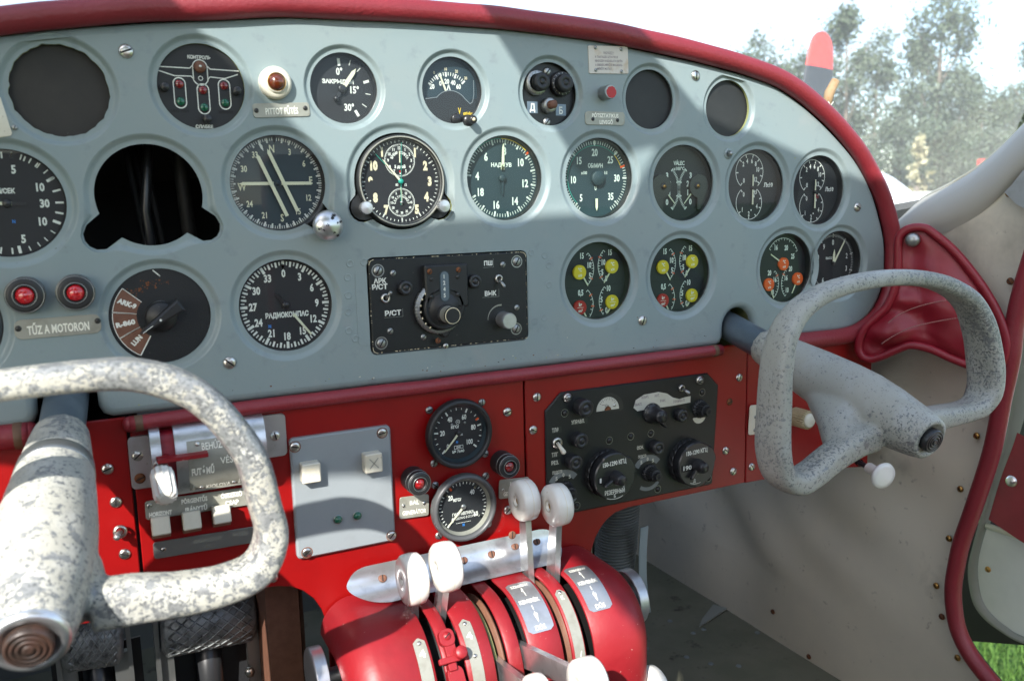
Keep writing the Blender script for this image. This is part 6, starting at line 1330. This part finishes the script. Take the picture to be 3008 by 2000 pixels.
tag(b.build('cork_plug'), 'small tan cork stub behind the red padding below the propeller', 'cork')
# ================================================================== outside
G0 = -1.75
b = MB(1); n = 40
rows = []
for i in range(n + 1):
    rows.append([V(((i / n - .5) * 1600, (j / n - .3) * 1600, G0 + (1.2 * noise.noise(V((i * .6, j * .6, 0))) if (abs(i - n / 2) > 2 or abs(j - n * .3) > 2) else 0))) for j in range(n + 1)])
mat('grass', (.06, .15, .018), .8, var=[(.8, .35, .65, (.085, .17, .03)), (9, .4, .65, (.03, .085, .012)), (60, .5, .7, (.13, .22, .05))], bump=(40, .6, .03))
mat('leaf', (.075, .105, .06), .6, var=[(.5, .4, .6, (.10, .125, .08))]); mat('leafpale', (.34, .31, .19), .7); mat('bark', (.16, .13, .10), .9)
mat('whitepaint', (.72, .72, .70), .35); mat('bladered', (.62, .05, .04), .45); mat('bladeblack', (.02, .024, .032), .5)
b.grid(rows, 'grass', smooth=True); tag(b.build('ground'), kind='structure')
b = MB(1); rnd = random.Random(5)
for i in range(9000):
    x = rnd.uniform(1.4, 3.0); y = rnd.uniform(-.2, 1.6); h_ = rnd.uniform(.04, .11); a = rnd.uniform(0, pi); w_ = .004; dx, dy = rnd.uniform(-.03, .03), rnd.uniform(-.03, .03)
    b.add([V((x - w_ * cos(a), y - w_ * sin(a), G0)), V((x + w_ * cos(a), y + w_ * sin(a), G0)), V((x + dx, y + dy, G0 + h_))], [(0, 1, 2)], 'grass')
tag(b.build('grass'), 'short green grass below the open door', 'grass', kind='stuff')
def crown(seed, H, R, n, m, base=.12):
    rnd = random.Random(seed); b = MB(1); cl = []
    for i in range(46):
        f = base + (1 - base) * rnd.random() ** .85; rr = R * (sin(pi * min(1, f * .92 + .06)) ** .7) * rnd.uniform(.2, 1); a = rnd.uniform(0, 2 * pi)
        cl.append((V((rr * cos(a), rr * sin(a), f * H)), rnd.uniform(.35, .85) * R * .42))
    for i in range(n):
        c_, r_ = rnd.choice(cl); d = V((rnd.gauss(0, 1), rnd.gauss(0, 1), rnd.gauss(0, 1.2))) * r_ * .55; p = c_ + d; s_ = rnd.uniform(.05, .12)
        u_ = V((rnd.gauss(0, 1), rnd.gauss(0, 1), rnd.gauss(0, 1))).normalized(); v_ = u_.cross(V((rnd.gauss(0, 1), rnd.gauss(0, 1), rnd.gauss(0, 1)))).normalized()
        b.add([p - u_ * s_, p + v_ * s_ * .6, p + u_ * s_, p - v_ * s_ * .6], [(0, 1, 2, 3)], m)
    return b
protos = [(crown(1, 10, 2.2, 9000, 'leaf'), 10), (crown(2, 10, 1.7, 7500, 'leaf'), 10), (crown(3, 10, 2.8, 10500, 'leaf', .05), 10)]
pm = []
def trunk(H):
    b = MB(1); b.tube([(0, 0, -.3), (.05, 0, H * .3), (-.05, .05, H * .6), (.02, 0, H * .9)], [.16, .13, .08, .03], 'bark', 8)
    for i in range(7): a = i * 2.4; z = H * (.25 + .08 * i); b.tube([(0, 0, z), (.6 * cos(a), .6 * sin(a), z + .7), (1.1 * cos(a), 1.1 * sin(a), z + 1.6)], [.05, .035, .015], 'bark', 5)
    return b
src = []
for i, (cb, H) in enumerate(protos):
    t = thing('tree', 'x', 'tree'); cb.build('crown', t); trunk(H).build('trunk', t); src.append(t)
TR = [ # photo x of the trunk, photo y of the top, distance, prototype, label
 (2215, 95, 34, 0, 'hazy tree rising just right of the padding crest, left of the propeller tip'), (2330, 150, 40, 2, 'pale tree directly behind the red propeller tip'), (2470, 5, 33, 1, 'tall slim tree immediately right of the propeller blade'), (2560, 90, 38, 0, 'tree between the tall slim one and the sky gap'),
 (2740, -60, 32, 0, 'tallest tree with its top cut by the upper edge'), (2690, 130, 36, 1, 'narrow tree on the left flank of the tallest one'), (2800, 190, 33, 2, 'broad tree below and right of the tallest one'), (2870, 260, 40, 0, 'lower rounded tree left of the right-edge tree'), (2935, 250, 42, 2, 'small far tree in the gap at the right'), (3020, 90, 30, 1, 'dark tree standing at the right edge'), (3120, 60, 33, 0, 'tree just outside the right edge'),
 (2640, 330, 30, 2, 'bushy low tree behind the white engine cowling'), (2760, 360, 29, 2, 'bushy low tree above the windscreen frame'), (2900, 380, 27, 2, 'bushy low tree near the right windscreen frame'), (2080, 200, 45, 2, 'tree mostly hidden by the padding crest')]
for i, (px, py, D, k_, lb) in enumerate(TR):
    base = CP + ray(px, 620).normalized() * D; base.z = G0; topp = CP + ray(px, py) * ((base - CP).length / ray(px, py).length); H = topp.z - G0
    o = src[k_] if not any(t_[3] == k_ for t_ in TR[:i]) else copy_tree(src[k_])
    sc_ = H / 10.3; o.location = base; o.rotation_euler = (0, 0, i * 1.7); o.scale = (sc_ * (1 if H > 6 else 1.5), sc_ * (1 if H > 6 else 1.5), sc_); tag(o, lb, 'tree', 'trees beyond the aeroplane')
t = thing('pale_shrub', 'sunlit cream yellow shrub in front of the dark trees', 'shrub', CP + ray(2690, 600).normalized() * 24)
t.location.z = G0; crown(8, 3.2, .34, 600, 'leafpale').build('crown', t); b = MB(1); b.tube([(0, 0, -.2), (0, 0, 2)], .06, 'bark', 6); b.build('trunk', t)
# right engine: cowling, spinner and propeller
NX, NY, NZ = 1.74, .95, -.255
t = thing('engine_nacelle', 'white rounded engine cowling beyond the lower right of the windscreen', 'engine', (NX, NY, NZ))
b = MB(1); T = facing((0, 1, 0)); b.lathe([(.02, -.24), (.15, -.19), (.25, -.10), (.31, 0), (.30, .12), (.25, .20), (.15, .22)], 'whitepaint', seg=48, T=T, sy=1.0); b.build('cowling', t)
b = MB(1); b.box((2.4, -1.0, -.52), (3.8, 1.3, .14), 'whitepaint'); b.build('wing', t)
b = MB(1); b.lathe([(.16, .2), (.15, .30), (.11, .40), (.05, .47), (.001, .49)], 'whitepaint', seg=32, T=T); b.build('spinner', t)
tp = U(*K(2248, 0, 520, 285), y=NY + .32); hb = V((NX + .10, NY + .32, NZ)); dv = (tp - hb); Lb = dv.length; dn = dv.normalized(); side = V((0, 1, 0)).cross(dn).normalized()
t = thing('propeller', 'dark propeller blade with red tip standing upright outside', 'propeller', hb)
def blade(sg):
    b = MB(1); rows_, mats_ = [], []
    ws = [(.10, .035), (.25, .066), (.50, .074), (.70, .068), (.855, .058), (.90, .054), (.94, .049), (.97, .040), (.99, .025), (.999, .008)]
    rr = [[dn * sg * (Lb * f) + side * (w_ * cos(a) * 1.0) + V((0, 1, 0)) * (w_ * .14 * sin(a)) for a in [2 * pi * j / 16 for j in range(16)]] for f, w_ in ws]
    b.grid(rr[:5], 'bladeblack', closed=True); b.grid(rr[4:], 'bladered', closed=True); return b
blade(1).build('blade', t); blade(-1).build('blade', t)
# a parked light aeroplane far behind
pp_ = CP + ray(2610, 640).normalized() * 19
t = thing('parked_aeroplane', 'small white aeroplane parked on the grass near the trees', 'aeroplane', (pp_.x, pp_.y, G0 + 1.0))
b = MB(1); b.tube([(-2.6, 0, 0), (-1.5, 0, .1), (0, 0, .2), (1.5, 0, .35), (3.2, 0, .5)], [.15, .5, .6, .4, .12], 'whitepaint', 16); b.build('fuselage', t); b = MB(1); b.box((-.4, 0, .75), (1.3, 9, .14), 'whitepaint'); b.build('wing', t); b = MB(1); b.box((3.0, 0, 1.0), (.6, .08, 1.0), 'bladered'); b.build('tail_fin', t)
for x, y in ((-1.6, 0), (.3, 1), (.3, -1)): b = MB(1); b.tube([(x, y - .06, -.75), (x, y + .06, -.75)], .25, 'bladeblack', 14); b.tube([(x, y, -.75), (x, y * .5, 0)], .04, 'whitepaint', 6); b.build('wheel', t)

# details sit one level deeper, under the part that carries them
for o in [o for o in S.objects if o.parent is None and o.type == 'EMPTY']:
    kids = {}
    for c in o.children: kids.setdefault(c.name.split('.')[0], []).append(c)
    for child, hosts in (('markings', ('dial', 'face')), ('lettering', ('plate', 'front_plate', 'drum')), ('bushing', ('knob',)), ('worn_edge', ('housing',)), ('worn_paint', ('front_plate',)), ('end_ring', ('wheel',)), ('push_button', ('wheel',)), ('band', ('wheel',)), ('rivet', ('plate', 'dial', 'drum')), ('knurling', ('tread',)), ('painted_face', ('body',)), ('scratches', ('face',)), ('balance_ball', ('counterweight',)), ('channel_window', ('tuning_housing',)), ('lower_mask', ('dial',)), ('button_mark', ('plate',))):
        for h_ in hosts:
            if h_ in kids and kids[h_][0].matrix_basis == Matrix.Identity(4):
                for c in kids.get(child, []): c.parent = kids[h_][0]
                break
